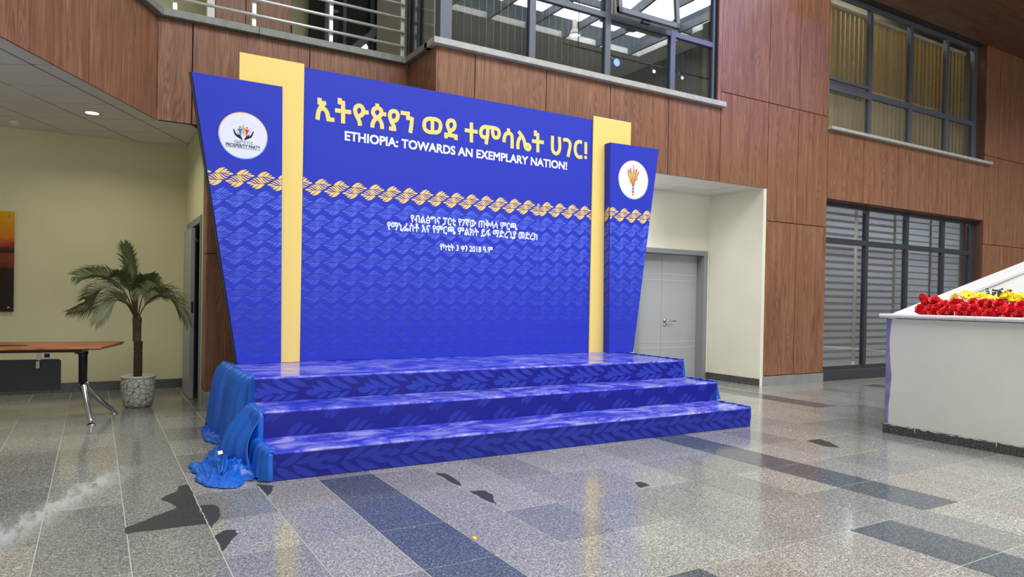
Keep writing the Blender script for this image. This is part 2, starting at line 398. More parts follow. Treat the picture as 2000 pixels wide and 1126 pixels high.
# bare dark patches where the polish is gone
STAINS = [
 [(.149, 4.175), (.152, 4.066), (.531, 4.05), (.528, 4.275), (.532, 4.434), (.530, 4.509), (.533, 4.867), (.531, 4.936), (.471, 4.913), (.455, 4.802), (.395, 4.732), (.35, 4.657), (.401, 4.538), (.422, 4.437), (.389, 4.399), (.292, 4.303)],
 [(.541, 3.969), (.608, 4.119), (.632, 4.328), (.607, 4.408), (.539, 4.409)],
 [(.541, 3.835), (.6, 3.893), (.644, 3.879), (.647, 3.806), (.54, 3.572)],
 [(.92, 4.747), (1.012, 4.652), (.962, 4.518), (.932, 4.432)],
 [(2.075, 4.49), (2.134, 4.442), (2.131, 4.273), (2.09, 4.09), (2.07, 4.137)],
 [(2.08, 3.976), (2.17, 3.941), (2.171, 3.836), (2.09, 3.639), (2.075, 3.764)],
 [(3.187, 3.65), (3.235, 3.641), (3.226, 3.543), (3.123, 3.524)],
 [(5.55, 4.041), (5.723, 4.034), (5.705, 3.917), (5.546, 3.71), (5.48, 3.811)]]
for poly in STAINS:
    pts = []; n = len(poly)
    for i in range(n):
        p, q = Vector((*poly[i], 0)), Vector((*poly[(i+1) % n], 0)); L = (q-p).length; m = max(1, int(L/.03))
        for k in range(m):
            c = p.lerp(q, k/m); j = noise.noise(c*22)*.012; pts.append((c.x+j, c.y+noise.noise(c*22+Vector((9, 0, 0)))*.012))
    b = MB(); b.poly([(x, y, .0006) for x, y in pts]); o = obj('bare_patch', b, M['stain'], floor)
    for p in o.data.polygons:
        if p.normal.z < 0: o.data.flip_normals(); break

# ================================================================== FACADE
wf = obj('wall_front', MB(), M['backing']); tag(wf, 'walnut laminate panelled facade with coping and tall windows', 'wall', kind='structure')
bk = MB(); T0, T1 = YF+.022, YF+.16
for x0, x1, z0, z1 in ((3.19, 7.54, 2.95, 3.97), (3.19, 7.54, 6.1, 10.4), (7.44, 9.94, 2.95, 10.4), (8.54, 9.94, .0, 2.95), (9.94, 14.79, 2.92, 4.0), (9.94, 14.79, 6.3, 10.4), (14.80, 18.5, 0, 10.4)):
    bk.box(x0, x1, T0, T1, z0, z1)
wf.data = bk.mesh('wall_front', M['backing'])
def wood_panel(x0, x1, z0, z1, par=wf, y0=YF, y1=YF+.02, mat=None):
    g = .0055
    return obj('wood_panel', B(x0+g, x1-g, y0, y1, z0+g, z1-g), mat or M['wood'], par, bevel=.0015)
XJ = [3.17, 3.627, 4.585, 5.555, 6.546, 7.53]
for a, b in zip(XJ, XJ[1:]): wood_panel(a, b, 2.924, 3.965)
for a, b in zip(XJ, XJ[1:]): wood_panel(a, b, 6.1, 8.3)
for a, b in ((7.53, 8.53), (8.53, 9.22), (9.22, 9.945)):
    wood_panel(a, b, 4.195, 6.6); wood_panel(a, b, 6.6, 9.0)
wood_panel(7.53, 8.53, 2.924, 4.195)
for a, b in ((8.53, 9.22), (9.22, 9.945)):
    wood_panel(a, b, 2.452, 4.195); wood_panel(a, b, .145, 2.452)
for a, b in ((9.945, 10.886), (10.886, 11.868), (11.868, 12.846), (12.846, 13.81), (13.81, 14.79)): wood_panel(a, b, 2.905, 4.0)
for a, b in ((14.79, 15.31), (15.31, 16.5), (16.5, 17.6)):
    for z0, z1 in ((.145, 2.452), (2.452, 4.175), (4.175, 6.3), (6.3, 8.6)): wood_panel(a, b, z0, z1)
for a, b in ((9.945, 11.868), (11.868, 14.79)): wood_panel(a, b, 6.30, 8.6)
# return faces of the bay and of the pilaster
obj('wood_panel', B(3.15, 3.172, YF+.0, 7.77, 2.924, 3.965), M['wood'], wf, bevel=.0015)
obj('metal_plinth', B(8.53, 9.945, YF-.006, YF+.02, 0, .14), M['plinth'], wf, bevel=.002)
obj('window_jamb', B(7.46, 7.535, YF+.004, YF+.2, 4.03, 6.1), M['wood'], wf)
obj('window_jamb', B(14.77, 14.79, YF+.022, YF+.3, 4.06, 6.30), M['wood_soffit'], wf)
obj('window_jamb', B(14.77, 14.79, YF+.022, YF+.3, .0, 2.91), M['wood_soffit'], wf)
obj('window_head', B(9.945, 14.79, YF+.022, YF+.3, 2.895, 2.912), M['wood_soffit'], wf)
# stone copings
cp = obj('window_sill_coping', B(3.09, 7.56, YF-.075, YF+.2, 3.965, 4.035), M['coping'], wf, bevel=.006)
obj('window_sill_coping', B(9.93, 14.95, YF-.075, YF+.2, 3.995, 4.045), M['coping'], wf, bevel=.006)
MB()
obj('return_coping', MB().prism([(3.09, YF+.12, 3.965), (3.26, YF+.12, 3.965), (3.26, 7.93, 3.965), (3.09, 7.70, 3.965)], (0, 0, .07)), M['coping_left'], wf, bevel=.005)
# dark overhang in front of the tall windows at the right
cr = obj('ceiling_overhang', B(9.95, 18.5, 4.4, YF+.24, 6.315, 6.55), M['backing']); tag(cr, 'dark walnut overhang above the upper right windows', 'ceiling', kind='structure')
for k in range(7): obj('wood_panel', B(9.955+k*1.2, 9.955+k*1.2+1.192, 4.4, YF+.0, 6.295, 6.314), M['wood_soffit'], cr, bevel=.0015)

# ---------------- left wing: balcony fascia
wl = obj('wall_left', MB(), M['backing']); tag(wl, 'walnut laminate balcony fascia above the recess at the left', 'wall', kind='structure')
YL = 7.78; zb, zt = 2.94, 3.965
kx, ky = .506, YL; dv = Vector((-.483, -.8756, 0)); nv = Vector((-.8756, .483, 0))     # diagonal wing: direction and inward normal
b = MB().box(kx+.02, 3.17, YL+.022, YL+.045, zb+.004, zt)
def dpt(s, d, z): p = Vector((kx, ky, 0))+dv*s+nv*d; return (p.x, p.y, z)
b.prism([dpt(-.02, .022, zb+.02), dpt(7.5, .022, zb+.02), dpt(7.5, .045, zb+.02), dpt(-.02, .045, zb+.02)], (0, 0, zt-zb-.02))
wl.data = b.mesh('wall_left', M['backing'])
for a, c in ((kx-.002, .822), (.822, 2.00), (2.00, 3.17)): wood_panel(a, c, zb, zt, wl, YL, YL+.02)
for s0, s1 in ((-.007, 1.18), (1.18, 2.36), (2.36, 3.54), (3.54, 4.72), (4.72, 5.9)):
    s0 += .007; s1 -= .007
    obj('wood_panel', MB().prism([dpt(s0, 0, zb+.004), dpt(s1, 0, zb+.004), dpt(s1, .02, zb+.004), dpt(s0, .02, zb+.004)], (0, 0, zt-zb-.008)), M['wood'], wl, bevel=.0015)
obj('coping', MB().prism([(.548, YL-.07, 3.965), (1.45, YL-.07, 3.965), (1.45, YL+.17, 3.965), (.406, YL+.17, 3.965)], (0, 0, .075)), M['coping_left'], wl, bevel=.005)
obj('coping', B(1.453, 3.14, YL-.07, YL+.17, 3.965, 4.04), M['coping_left'], wl, bevel=.005)
obj('coping', MB().prism([dpt(.041, -.07, 3.965), dpt(5.9, -.07, 3.965), dpt(5.9, .17, 3.965), dpt(-.10, .17, 3.965)], (0, 0, .075)), M['coping_left'], wl, bevel=.005)
obj('balcony_slab', MB().prism([(-3.5, 10.2, 3.75), (3.3, 10.2, 3.75), (3.3, YL+.14, 3.75), dpt(-.14, .13, 3.75), dpt(7.5, .13, 3.75)], (0, 0, .2)), M['cream'], wl)

# ---------------- recess at the left
wb = obj('wall_recess', B(-3.6, 1.2, 9.99, 10.15, 0, 3.75), M['olive']); tag(wb, 'cream back wall of the dim recess behind the potted palm', 'wall', kind='structure')
ws = MB().box(1.0, 1.12, 9.0+.65, 9.99, 0, 3.75); ws.box(1.0, 1.12, 8.2, 9.65, 2.09, 3.75); ws.box(1.0, 1.12, 8.2, 8.32, 0, 2.09)
wsd = obj('wall_side', ws, M['olive']); tag(wsd, 'narrow cream side wall of the recess holding the open grey door', 'wall', kind='structure')
bb = obj('baseboard_recess', B(-3.6, 1.0, 9.972, 9.99, 0, .115), M['skirt_stone']); tag(bb, 'dark granite skirting along the recess wall', 'skirting', kind='structure')
bb = obj('baseboard_side', B(.985, 1.0, 9.66, 9.972, 0, .115), M['skirt_stone']); tag(bb, 'short dark granite skirting beside the open grey door', 'skirting', kind='structure')
# pillar
pl = obj('pillar', B(1.02, 1.9, 7.96, 8.2, 0, 3.4), M['backing']); tag(pl, 'walnut clad pillar half hidden behind the blue left wing', 'pillar', kind='structure')
obj('wood_panel', B(1.0, 1.9, 7.93, 7.958, .2, 1.645), M['wood'], pl, bevel=.0015); obj('wood_panel', B(1.0, 1.9, 7.93, 7.958, 1.653, 3.4), M['wood'], pl, bevel=.0015)
obj('wood_panel', B(.998, 1.018, 7.96, 8.22, .2, 1.645), M['wood'], pl, bevel=.0015); obj('wood_panel', B(.998, 1.018, 7.96, 8.22, 1.653, 3.4), M['wood'], pl, bevel=.0015)
obj('plinth', B(.996, 1.9, 7.925, 8.21, 0, .196), M['plinth'], pl, bevel=.002)
# ceiling of the recess: slightly uneven lay-in boards on a grid turned with the diagonal fascia
cl = obj('ceiling', MB().prism([(-3.6, 9.99, 3.135), (1.0, 9.99, 3.135), (1.0, YL+.08, 3.135), dpt(-.08, .10, 3.135), dpt(7.5, .10, 3.135)], (0, 0, .05)), M['tgrid']); tag(cl, 'suspended ceiling of pale boards over the left recess', 'ceiling', kind='structure')
e1 = Vector((.4830, .8756)); e2 = Vector((.8756, -.4830)); og = Vector((-.475, 7.102))
e0 = Vector((kx, ky))+Vector((nv.x, nv.y))*.06
reg = [(0, 1, 9.985), (1, 0, .995), (-nv.x, -nv.y, -(nv.x*e0.x+nv.y*e0.y)), (-1, 0, 3.5)]
for i in range(-9, 9):
    for j in range(-9, 9):
        q = [og+e1*(.6*(i+a))+e2*(.6*(j+c)) for a, c in ((.018, .018), (.982, .018), (.982, .982), (.018, .982))]
        p = clip([(v.x, v.y) for v in q], reg)
        p = clip(p, [(0, -1, -.9)]) if p else p
        if len(p) < 3: continue
        cx = sum(v[0] for v in p)/len(p); cy = sum(v[1] for v in p)/len(p)
        p = clip(p, [(0, -1, -(YL+.055))]) if cx > .3 and cy < YL+.6 else p
        if len(p) < 3: continue
        d = random.uniform(0, .004)
        obj('ceiling_tile', MB().prism([(x, y, 3.112+d) for x, y in p], (0, 0, .016)), M['ceil_tile'], cl)
obj('grid_bars', MB().prism([(-3.6, 9.99, 3.122), (1.0, 9.99, 3.122), (1.0, YL+.08, 3.122), dpt(-.08, .10, 3.122), dpt(7.5, .10, 3.122)], (0, 0, .003)), M['tgrid'], cl)

# ---------------- recess at the right with the grey double door
wr = obj('wall_alcove', MB(), M['cream']); tag(wr, 'pale cream walls of the alcove around the grey double door', 'wall', kind='structure')
a = MB(); a.box(2.4, 6.93, 8.02, 8.3, 0, 2.95); a.box(8.40, 8.6, 8.02, 8.3, 0, 2.95); a.box(6.93, 8.40, 8.02, 8.3, 2.04, 2.95); a.box(8.47, 8.55, YF+.01, 8.02, 0, 2.95)
wr.data = a.mesh('wall_alcove', M['cream'])
bb = obj('baseboard_alcove', MB().box(8.455, 8.47, YF+.012, 8.005, 0, .105).box(8.405, 8.47, 8.005, 8.02, 0, .105), M['skirt_stone']); tag(bb, 'dark granite skirting below the white alcove wall', 'skirting', kind='structure')
ca = obj('ceiling_alcove', B(2.4, 8.47, YF+.16, 8.02, 2.955, 3.05), M['tgrid']); tag(ca, 'pale board ceiling above the grey double door', 'ceiling', kind='structure')
xs = [8.47, 8.02, 7.42, 6.82, 6.22, 5.62, 5.02, 4.42]; ys = [YF+.024, 7.62, 8.015]
for xa, xb in zip(xs[1:], xs):
    for ya, yb in zip(ys, ys[1:]): obj('ceiling_tile', B(xa+.009, xb-.009, ya+.006, yb-.008, 2.926+random.uniform(0, .003), 2.95), M['ceil_tile'], ca)
d1 = thing('door_1', 'grey double door with thin steel inlay lines in the right alcove', 'door', (7.6, 8.1, 0), kind='structure')
f = MB().box(8.335, 8.415, 7.995, 8.2, 0, 2.04).box(6.93, 7.01, 7.995, 8.2, 0, 2.04).box(7.01, 8.335, 7.995, 8.2, 1.965, 2.04)
obj('door_frame', f, M['door_frame'], d1, bevel=.004)
for xa, xb in ((7.585, 8.333), (7.012, 7.581)):
    lf = obj('door_leaf', B(xa, xb, 8.15, 8.195, .006, 1.963), M['door'], d1, bevel=.002)
    for z in (.50, .592, 1.56, 1.65): obj('inlay_line', B(xa+.001, xb-.001, 8.1475, 8.1505, z-.004, z+.004), M['steel'], lf)
h = MB().lathe([(.0, 0), (.026, 0), (.026, .012), (0, .012)], seg=16)
hm = MB()
for cx, cz, r in ((7.655, .93, .027), (7.652, .862, .022)):
    n0 = len(hm.v); hm.lathe([(0.0, 0), (r, 0), (r, .012), (0, .012)], seg=18); hm.v[n0:] = [(cx+v[0], 8.148-v[2], cz+v[1]) for v in hm.v[n0:]]
hm.tube([(7.655, 8.145, .93), (7.655, 8.09, .93), (7.67, 8.085, .93), (7.83, 8.085, .922)], .009, 8)
obj('door_handle', hm, M['chrome'], d1)
d2 = thing('door_2', 'grey door standing open in the side wall by the potted palm', 'door', (1, 8.9, 0), kind='structure')
obj('door_frame', MB().box(.985, 1.13, 9.57, 9.65, 0, 2.09).box(.985, 1.13, 8.32, 8.40, 0, 2.09).box(.985, 1.13, 8.40, 9.57, 2.01, 2.09), M['door_frame'], d2, bevel=.004)
lf = obj('door_leaf', B(.945, .99, 8.83, 9.56, .006, 1.985), M['door'], d2, bevel=.002)
obj('lock_plate', B(.955, .98, 8.826, 8.832, 1.0, 1.13), M['black_metal'], lf)
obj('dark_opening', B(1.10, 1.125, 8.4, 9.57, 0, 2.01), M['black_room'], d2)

# ---------------- windows
def win_box(b, x0, x1, z0, z1, y=YF+.05, d=.07): b.box(x0, x1, y, y+d, z0, z1)
w1 = thing('window_1', 'long grey framed window above the central banner with pale coping', 'window', (5.3, YF+.1, 4.03), kind='structure')
ya = YF+.05
obj('corner_post', B(3.20, 3.34, YF+.02, YF+.16, 4.035, 6.1), M['alu'], w1, bevel=.003)
MU = [4.41, 5.54, 6.65]
for x in MU: obj('mullion', B(x-.043, x+.043, ya, ya+.07, 4.035, 6.1), M['alu'], w1, bevel=.003)
obj('end_frame', B(7.40, 7.458, ya, ya+.07, 4.035, 6.1), M['alu'], w1, bevel=.003)
obj('bottom_rail', B(3.34, 7.40, ya+.01, ya+.06, 4.035, 4.06), M['alu_dark'], w1)
edges = [3.34, 4.367, 4.453, 5.497, 5.583, 6.607, 6.693, 7.40]
for k in range(4):
    xa, xb = edges[2*k], edges[2*k+1]
    zt_ = 4.80
    obj('transom', B(xa, xb, ya+.003, ya+.065, zt_, zt_+.07), M['alu'], w1, bevel=.003)
    obj('pane', B(xa, xb, ya+.03, ya+.038, 4.06, zt_), M['glass_dark'], w1)
    if k != 2: obj('pane', B(xa, xb, ya+.03, ya+.038, zt_+.07, 6.1), M['glass_dark'], w1)
# the third upper light is a top-hung sash pushed open
sash = MB(); sw0, sw1 = 5.575, 6.615; hz = 6.0
tilt = Matrix.Translation((0, ya-.005, hz)) @ Matrix.Rotation(math.radians(-5.5), 4, 'X')
def rotbox(mb, x0, x1, y0, y1, z0, z1):
    n0 = len(mb.v); mb.box(x0, x1, y0, y1, z0, z1); mb.v[n0:] = [tuple(tilt @ Vector(v)) for v in mb.v[n0:]]
for args in ((sw0, sw0+.06, -.05, 0, -1.17, .0), (sw1-.06, sw1, -.05, 0, -1.17, .0), (sw0, sw1, -.05, 0, -1.17, -1.10), (sw0, sw1, -.05, 0, -.05, 0)): rotbox(sash, *args)
so = obj('open_sash', sash, M['alu'], w1, bevel=.003)
g = MB(); rotbox(g, sw0+.06, sw1-.06, -.03, -.024, -1.10, -.05); obj('pane', g, M['glass_dark'], so)
e = MB(); rotbox(e, sw0-.012, sw1+.0, .002, .02, -1.18, -1.145); rotbox(e, sw0-.014, sw0, .0, .02, -1.18, 0); obj('seal_strip', e, M['coping'], so)
e = MB(); rotbox(e, 5.99, 6.12, -.02, .03, -1.205, -1.17); obj('latch', e, M['black_metal'], so)

w2 = thing('window_2', 'tall upper right window with olive vertical blinds behind', 'window', (12.3, YF+.15, 4.0), kind='structure')
w3 = thing('window_3', 'ground floor right window with banded grey roller blinds', 'window', (12.3, YF+.15, 0), kind='structure')
yb = YF+.16
MU2 = [(11.25, 11.325), (12.455, 12.53), (13.65, 13.725)]
for ww, z0, z1, tr, al in ((w2, 4.045, 6.30, 4.79, M['alu']), (w3, .16, 2.90, 2.275, M['alu_dark'])):
    for a, c in MU2: obj('mullion', B(a, c, yb-.005, yb+.07, z0, z1), al, ww, bevel=.003)
    obj('end_frame', B(14.64, 14.77, yb, yb+.07, z0, z1), al, ww, bevel=.003)
    obj('end_frame', B(9.945, 9.975, yb, yb+.07, z0, z1), al, ww, bevel=.003)
    obj('head_frame', B(10.0, 14.64, yb+.005, yb+.065, z1-.06, z1), al, ww)
    obj('bottom_rail', B(10.0, 14.64, yb+.005, yb+.065, z0, z0+.05), al, ww)
    ed = [10.0, 11.25, 11.325, 12.455, 12.53, 13.65, 13.725, 14.64]
    for k in range(4):
        xa, xb = ed[2*k], ed[2*k+1]
        obj('transom', B(xa, xb, yb-.002, yb+.068, tr-.045, tr+.045), al, ww, bevel=.003)
        gl = M['glass'] if ww is w2 else M['glass_dark']
        gl = M['glass']
        obj('pane', B(xa, xb, yb+.03, yb+.038, z0+.05, tr-.045), gl, ww); obj('pane', B(xa, xb, yb+.03, yb+.038, tr+.045, z1-.06), gl, ww)
obj('vent_rail', B(9.97, 11.2, yb-.04, yb+.0, 4.70, 4.745), M['alu'], w2)
obj('handle_rail', B(9.99, 11.18, yb-.055, yb-.005, 4.855, 4.90), M['alu'], w2)
obj('sill_plinth', B(9.945, 14.79, YF+.02, yb+.3, 0, .16), M['alu_dark'], w3, bevel=.004)
# rooms behind the glass
rm = obj('wall_rooms', MB().box(3.3, 18.4, 9.2, 9.3, 0, 8).box(3.5, 18.4, yb+.3, 9.2, 3.2, 3.3).box(3.3, 3.34, 7.9, 9.2, 4.0, 8).box(3.3, 18.4, 7.2, 9.2, 8, 8.1).box(18.3, 18.4, yb, 9.2, 0, 8), M['office'])
tag(rm, 'dim rooms behind the blinds of the facade windows', 'wall', kind='structure')

# ---------------- balcony glazing and openings behind the railing
wk = obj('wall_balcony', MB(), M['wood']); tag(wk, 'back wall of the balcony with walnut panels and dark openings', 'wall', kind='structure')
wk.data = MB().box(-3.4, 3.3, 10.6, 10.7, 3.95, 6.8).box(-3.4, .55, 9.56, 10.6, 3.95, 6.8).box(1.27, 2.18, 9.56, 9.75, 3.95, 6.8).mesh('wall_balcony', M['olive'])
for a, c in ((1.255, 1.62), (1.62, 2.19)): wood_panel(a, c, 3.95, 6.8, wk, 9.50, 9.55)
obj('door_post', B(1.165, 1.25, 9.49, 9.6, 3.95, 6.8), M['white'], wk)
obj('corridor_cabinet', B(2.0, 2.32, 10.0, 10.6, 3.95, 4.98), M['black_room'], wk)
obj('balcony_ceiling', B(-3.4, 3.3, YL+.2, 10.7, 6.6, 6.8), M['ceil_tile'], wk)
w4 = thing('window_4', 'dark glazed screen behind the balcony railing with slim mullions', 'window', (3.2, 9.5, 3.95), kind='structure')
for x in (2.66, 2.91, 3.305, 3.9): obj('mullion', B(x-.02, x+.02, 9.48, 9.54, 3.95, 6.6), M['alu_dark'], w4)
for a, c in ((2.68, 2.89), (2.93, 3.285), (3.325, 3.88)): obj('pane', B(a, c, 9.505, 9.513, 3.95, 6.6), M['glass_dark'], w4)
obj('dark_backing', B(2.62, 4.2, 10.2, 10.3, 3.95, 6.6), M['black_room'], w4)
obj('stair_stringer', MB().prism([(2.80, 9.40, 4.47), (2.93, 9.40, 4.47), (3.9, 9.40, 5.42), (3.9, 9.40, 5.57)], (0, .06, 0)), M['alu'], w4)
w5 = thing('window_5', 'narrow glazed return between the railing and the bay window', 'window', (3.2, 7.4, 4.04), kind='structure')
obj('mullion', B(3.16, 3.22, 7.50, 7.55, 4.035, 6.4), M['alu_dark'], w5); obj('mullion', B(3.16, 3.22, 7.80, 7.86, 4.035, 6.4), M['alu_dark'], w5)
obj('pane', B(3.18, 3.19, YF+.16, 7.50, 4.04, 6.4), M['glass_dark'], w5); obj('pane', B(3.18, 3.19, 7.55, 7.80, 4.04, 6.4), M['glass_dark'], w5)

# ---------------- unseen rest of the atrium (mirrored in glass and floor)
wa = obj('wall_atrium', MB().box(18.5, 18.6, -9, 11, 0, 10.4).box(-5, 18.5, -9.1, -9, 4.2, 10.4), M['dark_atrium']); tag(wa, 'grey walls closing the far right and opposite sides of the atrium', 'wall', kind='structure')
wc = obj('wall_far_left', B(-5.1, -5, -9, 11, 0, 10.4), M['cream']); tag(wc, 'cream wall closing the far left side of the atrium', 'wall', kind='structure')
w6 = thing('window_6', 'unseen glazed front added opposite the stage for the fill light', 'window', (6, -9, 0), kind='structure')  # added opening for the fill light that shines in behind it
for k in range(9): obj('mullion', B(-1.6+k*1.9-.04, -1.6+k*1.9+.04, -9.1, -9.0, .0, 3.8), M['alu'], w6)
obj('transom', B(-1.6, 13.6, -9.08, -9.02, 2.5, 2.58), M['alu'], w6)
for k in range(8): obj('pane', B(-1.56+k*1.9, .26+k*1.9, -9.055, -9.048, 0, 3.8), M['glass'], w6)
wz = obj('wall_opposite', MB().box(-5, -1.64, -9.1, -9, 0, 4.2).box(13.64, 18.5, -9.1, -9, 0, 4.2).box(-1.64, 13.64, -9.1, -9, 3.8, 4.2), M['wood']); tag(wz, 'walnut panelled wall on the opposite side of the atrium', 'wall', kind='structure')
rf = obj('roof', MB().box(-5, 18.5, 1.8, 7.3, 10.4, 10.6).box(-5, 18.5, -9, -6.2, 10.4, 10.6).box(-5, -1.0, -6.2, 1.8, 10.4, 10.6).box(17.5, 18.5, -6.2, 1.8, 10.4, 10.6), M['white']); tag(rf, 'white atrium roof around the glazed skylight', 'roof', kind='structure')
for k in range(13): obj('rafter', B(-1+k*1.5-.04, -1+k*1.5+.04, -6.2, 1.8, 10.35, 10.6), M['alu'], rf)
for yy_ in (-3.5, -.9): obj('purlin', B(-1, 17.5, yy_-.05, yy_+.05, 10.38, 10.6), M['alu'], rf)
# ================================================================== STAGE
def leaf(p0, p1, wid, bend=.12, skew=.5, n=7):
    """outline of one printed leaflet from p0 to p1 (2-D)"""
    p0 = Vector(p0); p1 = Vector(p1); d = p1-p0; L = d.length; nrm = Vector((-d.y, d.x)).normalized(); up = []; lo = []
    for i in range(n+1):
        t = i/n; wv = wid*.5*math.sin(math.pi*t**.9)**.55 if 0 < t < 1 else 0
        c = p0+d*t+nrm*(bend*L*math.sin(math.pi*t)*.5)
        up.append(c+nrm*wv); lo.append(c-nrm*wv)
    return [tuple(v) for v in up+lo[-2:0:-1]]
def lerpc(a, b, t): return tuple(x+(y-x)*t for x, y in zip(a, b))
def print_polys(mb, polys, y, planes, col):
    for p in polys:
        q = clip(p, planes)
        if len(q) >= 3:
            A = sum(q[i][0]*q[(i+1) % len(q)][1]-q[(i+1) % len(q)][0]*q[i][1] for i in range(len(q)))
            if abs(A) < 1e-7: continue
            if A < 0: q = q[::-1]
            mb.dy = (getattr(mb, 'dy', 0)+1) % 40
            mb.poly([(x, y-mb.dy*2e-5, z) for x, z in q], col)     # counter-clockwise in (x, z) seen from -y
C_NAVY = lin(26, 30, 128); C_STEP = lin(44, 60, 164); C_STEP2 = lin(38, 50, 150)
U44 = .4355
top_unit = [leaf((0, .060), (.125, .052), 0.0521, .0), leaf((.05, .112), (.185, .060), 0.0369, -.10), leaf((.085, .155), (.30, .062), 0.0455, -.16), leaf((.165, .20), (.39, .072), 0.0477, -.16), leaf((.27, .215), (.455, .112), 0.0477, -.14), leaf((.36, .235), (.50, .165), 0.0455, -.1),
            leaf((.095, .004), (.19, .046), 0.0346, .10), leaf((.165, -.012), (.29, .048), 0.0369, .10), leaf((.25, -.02), (.375, .05), 0.0369, .1)]
bot_unit = [leaf((.345, .112), (.455, .120), 0.0521, .0), leaf((.03, .098), (.21, .205), 0.0498, -.14), leaf((.14, .102), (.31, .178), 0.0455, -.14), leaf((.24, .106), (.385, .148), 0.0391, -.1),
            leaf((-.09, .078), (.10, -.02), 0.0521, -.14), leaf((.01, .090), (.185, .0), 0.0521, -.14), leaf((.115, .096), (.285, .014), 0.0498, -.14), leaf((.225, .100), (.375, .056), 0.0413, -.1)]
mid_unit = [leaf((.0, .118), (.10, .20), 0.0391, .1), leaf((.045, .105), (.165, .21), 0.0434, .12),
            leaf((.16, -.01), (.285, .10), 0.0498, .1), leaf((.235, -.012), (.345, .080), 0.0391, .1), leaf((.305, -.008), (.40, .045), 0.0325, .1)]
stage = thing('stepped_stage', 'three step stage wrapped in glossy royal blue vinyl with leaf print', 'stage', (3.3, 5.8, 0))
STEPS = [(1.0, 5.648, 4.755, 5.30, 0, .195, bot_unit, 1.03), (1.03, 5.688, 5.24, 5.76, 0, .39, mid_unit, 1.06), (1.05, 5.64, 5.69, 7.08, 0, .585, top_unit, 1.467)]
for x0, x1, y0, y1, z0, z1, unit, xs0 in STEPS:
    zz = z1-.195
    bx = MB()
    if unit is top_unit: bx.prism([(x0, y0, 0), (x1, y0, 0), (5.80, 6.93, 0), (1.06, 6.93, 0)], (0, 0, z1-.0205))
    else: bx.box(x0, x1, y0, y1, 0, z1-.0205)
    st = obj('step', bx, M['blue_dark'], stage, bevel=.003)
    # glossy tread skin wrapped over the nosing
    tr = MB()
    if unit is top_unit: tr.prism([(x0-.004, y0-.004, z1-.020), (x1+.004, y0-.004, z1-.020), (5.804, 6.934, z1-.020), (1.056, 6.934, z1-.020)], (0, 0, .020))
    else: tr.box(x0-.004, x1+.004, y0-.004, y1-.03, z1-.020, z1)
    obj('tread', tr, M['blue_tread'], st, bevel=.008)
    pls = [(-1, 0, -(x0+.004)), (1, 0, x1-.004), (0, -1, -(zz+.004)), (0, 1, z1-.014)]
    k0 = -1
    for k in range(k0, 13):
        ox = xs0+k*U44; pm = MB()
        print_polys(pm, [[(x+ox, z+zz) for x, z in p] for p in unit], y0-.0012, pls, C_STEP if unit is top_unit else C_STEP2)
        if pm.f: obj('leaf_print', pm, M['print'], st)
# ================================================================== BACKDROP
P_, HH = .1845, .165
def S(pts): return [(x*P_/230, z*HH/216) for x, z in pts]
def lf2(a, b, wd, bend): 
    (x0, z0), (x1, z1) = S([a, b]); return leaf((x0, z0), (x1, z1), wd*P_/230, bend, n=6)
RAW = [[(285,303),(330,262),(380,225),(430,210),(498,212),(455,245),(415,285),(385,318)], [(400,316),(430,285),(465,255),(500,240),(545,240),(520,275),(485,305),(455,320)], [(470,318),(510,295),(550,285),(590,287),(565,308),(530,322)], [(505,333),(545,328),(590,318),(630,324),(655,345),(620,362),(570,357),(535,345)],
       [(300,318),(345,322),(380,345),(420,395),(460,428),(495,438),(455,447),(420,437),(375,395),(335,345)], [(362,325),(405,330),(445,362),(500,405),(548,418),(510,429),(475,417),(430,378),(395,345)], [(440,332),(480,338),(530,365),(588,383),(550,392),(510,381),(465,350)]]
half = [[((x-365)*.000439, ((388-yv)+.119*(x-365))*.000444) for x, yv in p] for p in RAW]
braid = half+[[(-x, -z) for x, z in p] for p in half]
GOLD = lin(248, 212, 122); BASE = lin(48, 58, 178); LEAF = lin(84, 106, 226)
def braid_rows(mb, x_from, x_to, y, planes, shift=0.0, top_off=0.0):
    zc = 2.291
    for r in range(10):
        z0 = zc-.1735*r-(.008 if r else 0)
        if z0 < .55: break
        col = GOLD if r == 0 else lerpc(LEAF, lin(50, 61, 182), max(0, min(1, (r-1.6)/6.2))*.96)
        k = math.floor((x_from-1.867)/P_)-1
        while 1.867+k*P_ < x_to+P_:
            cx = 1.867+k*P_+shift
            print_polys(mb, [[(x+cx, z+z0) for x, z in p] for p in braid], y, planes, col); k += 1
def text_mesh(s, x0, x1, z0, z1, y, fat=0.0, name='text', extrude=0.0):
    cu = bpy.data.curves.new(name, 'FONT'); cu.body = s; cu.size = 1; cu.offset = fat; cu.fill_mode = 'FRONT'; cu.resolution_u = 4
    o = bpy.data.objects.new(name, cu); COL.objects.link(o)
    dg = bpy.context.evaluated_depsgraph_get(); me = bpy.data.meshes.new_from_object(o.evaluated_get(dg))
    bpy.data.objects.remove(o); bpy.data.curves.remove(cu)
    xs = [v.co.x for v in me.vertices]; ys = [v.co.y for v in me.vertices]; ax, bx, ay, by = min(xs), max(xs), min(ys), max(ys)
    for v in me.vertices: v.co = ((v.co.x-ax)/(bx-ax)*(x1-x0)+x0, y, (v.co.y-ay)/(by-ay)*(z1-z0)+z0)
    me.update()
    if sum(p.normal.y*p.area for p in me.polygons) > 0: me.flip_normals()
    return me
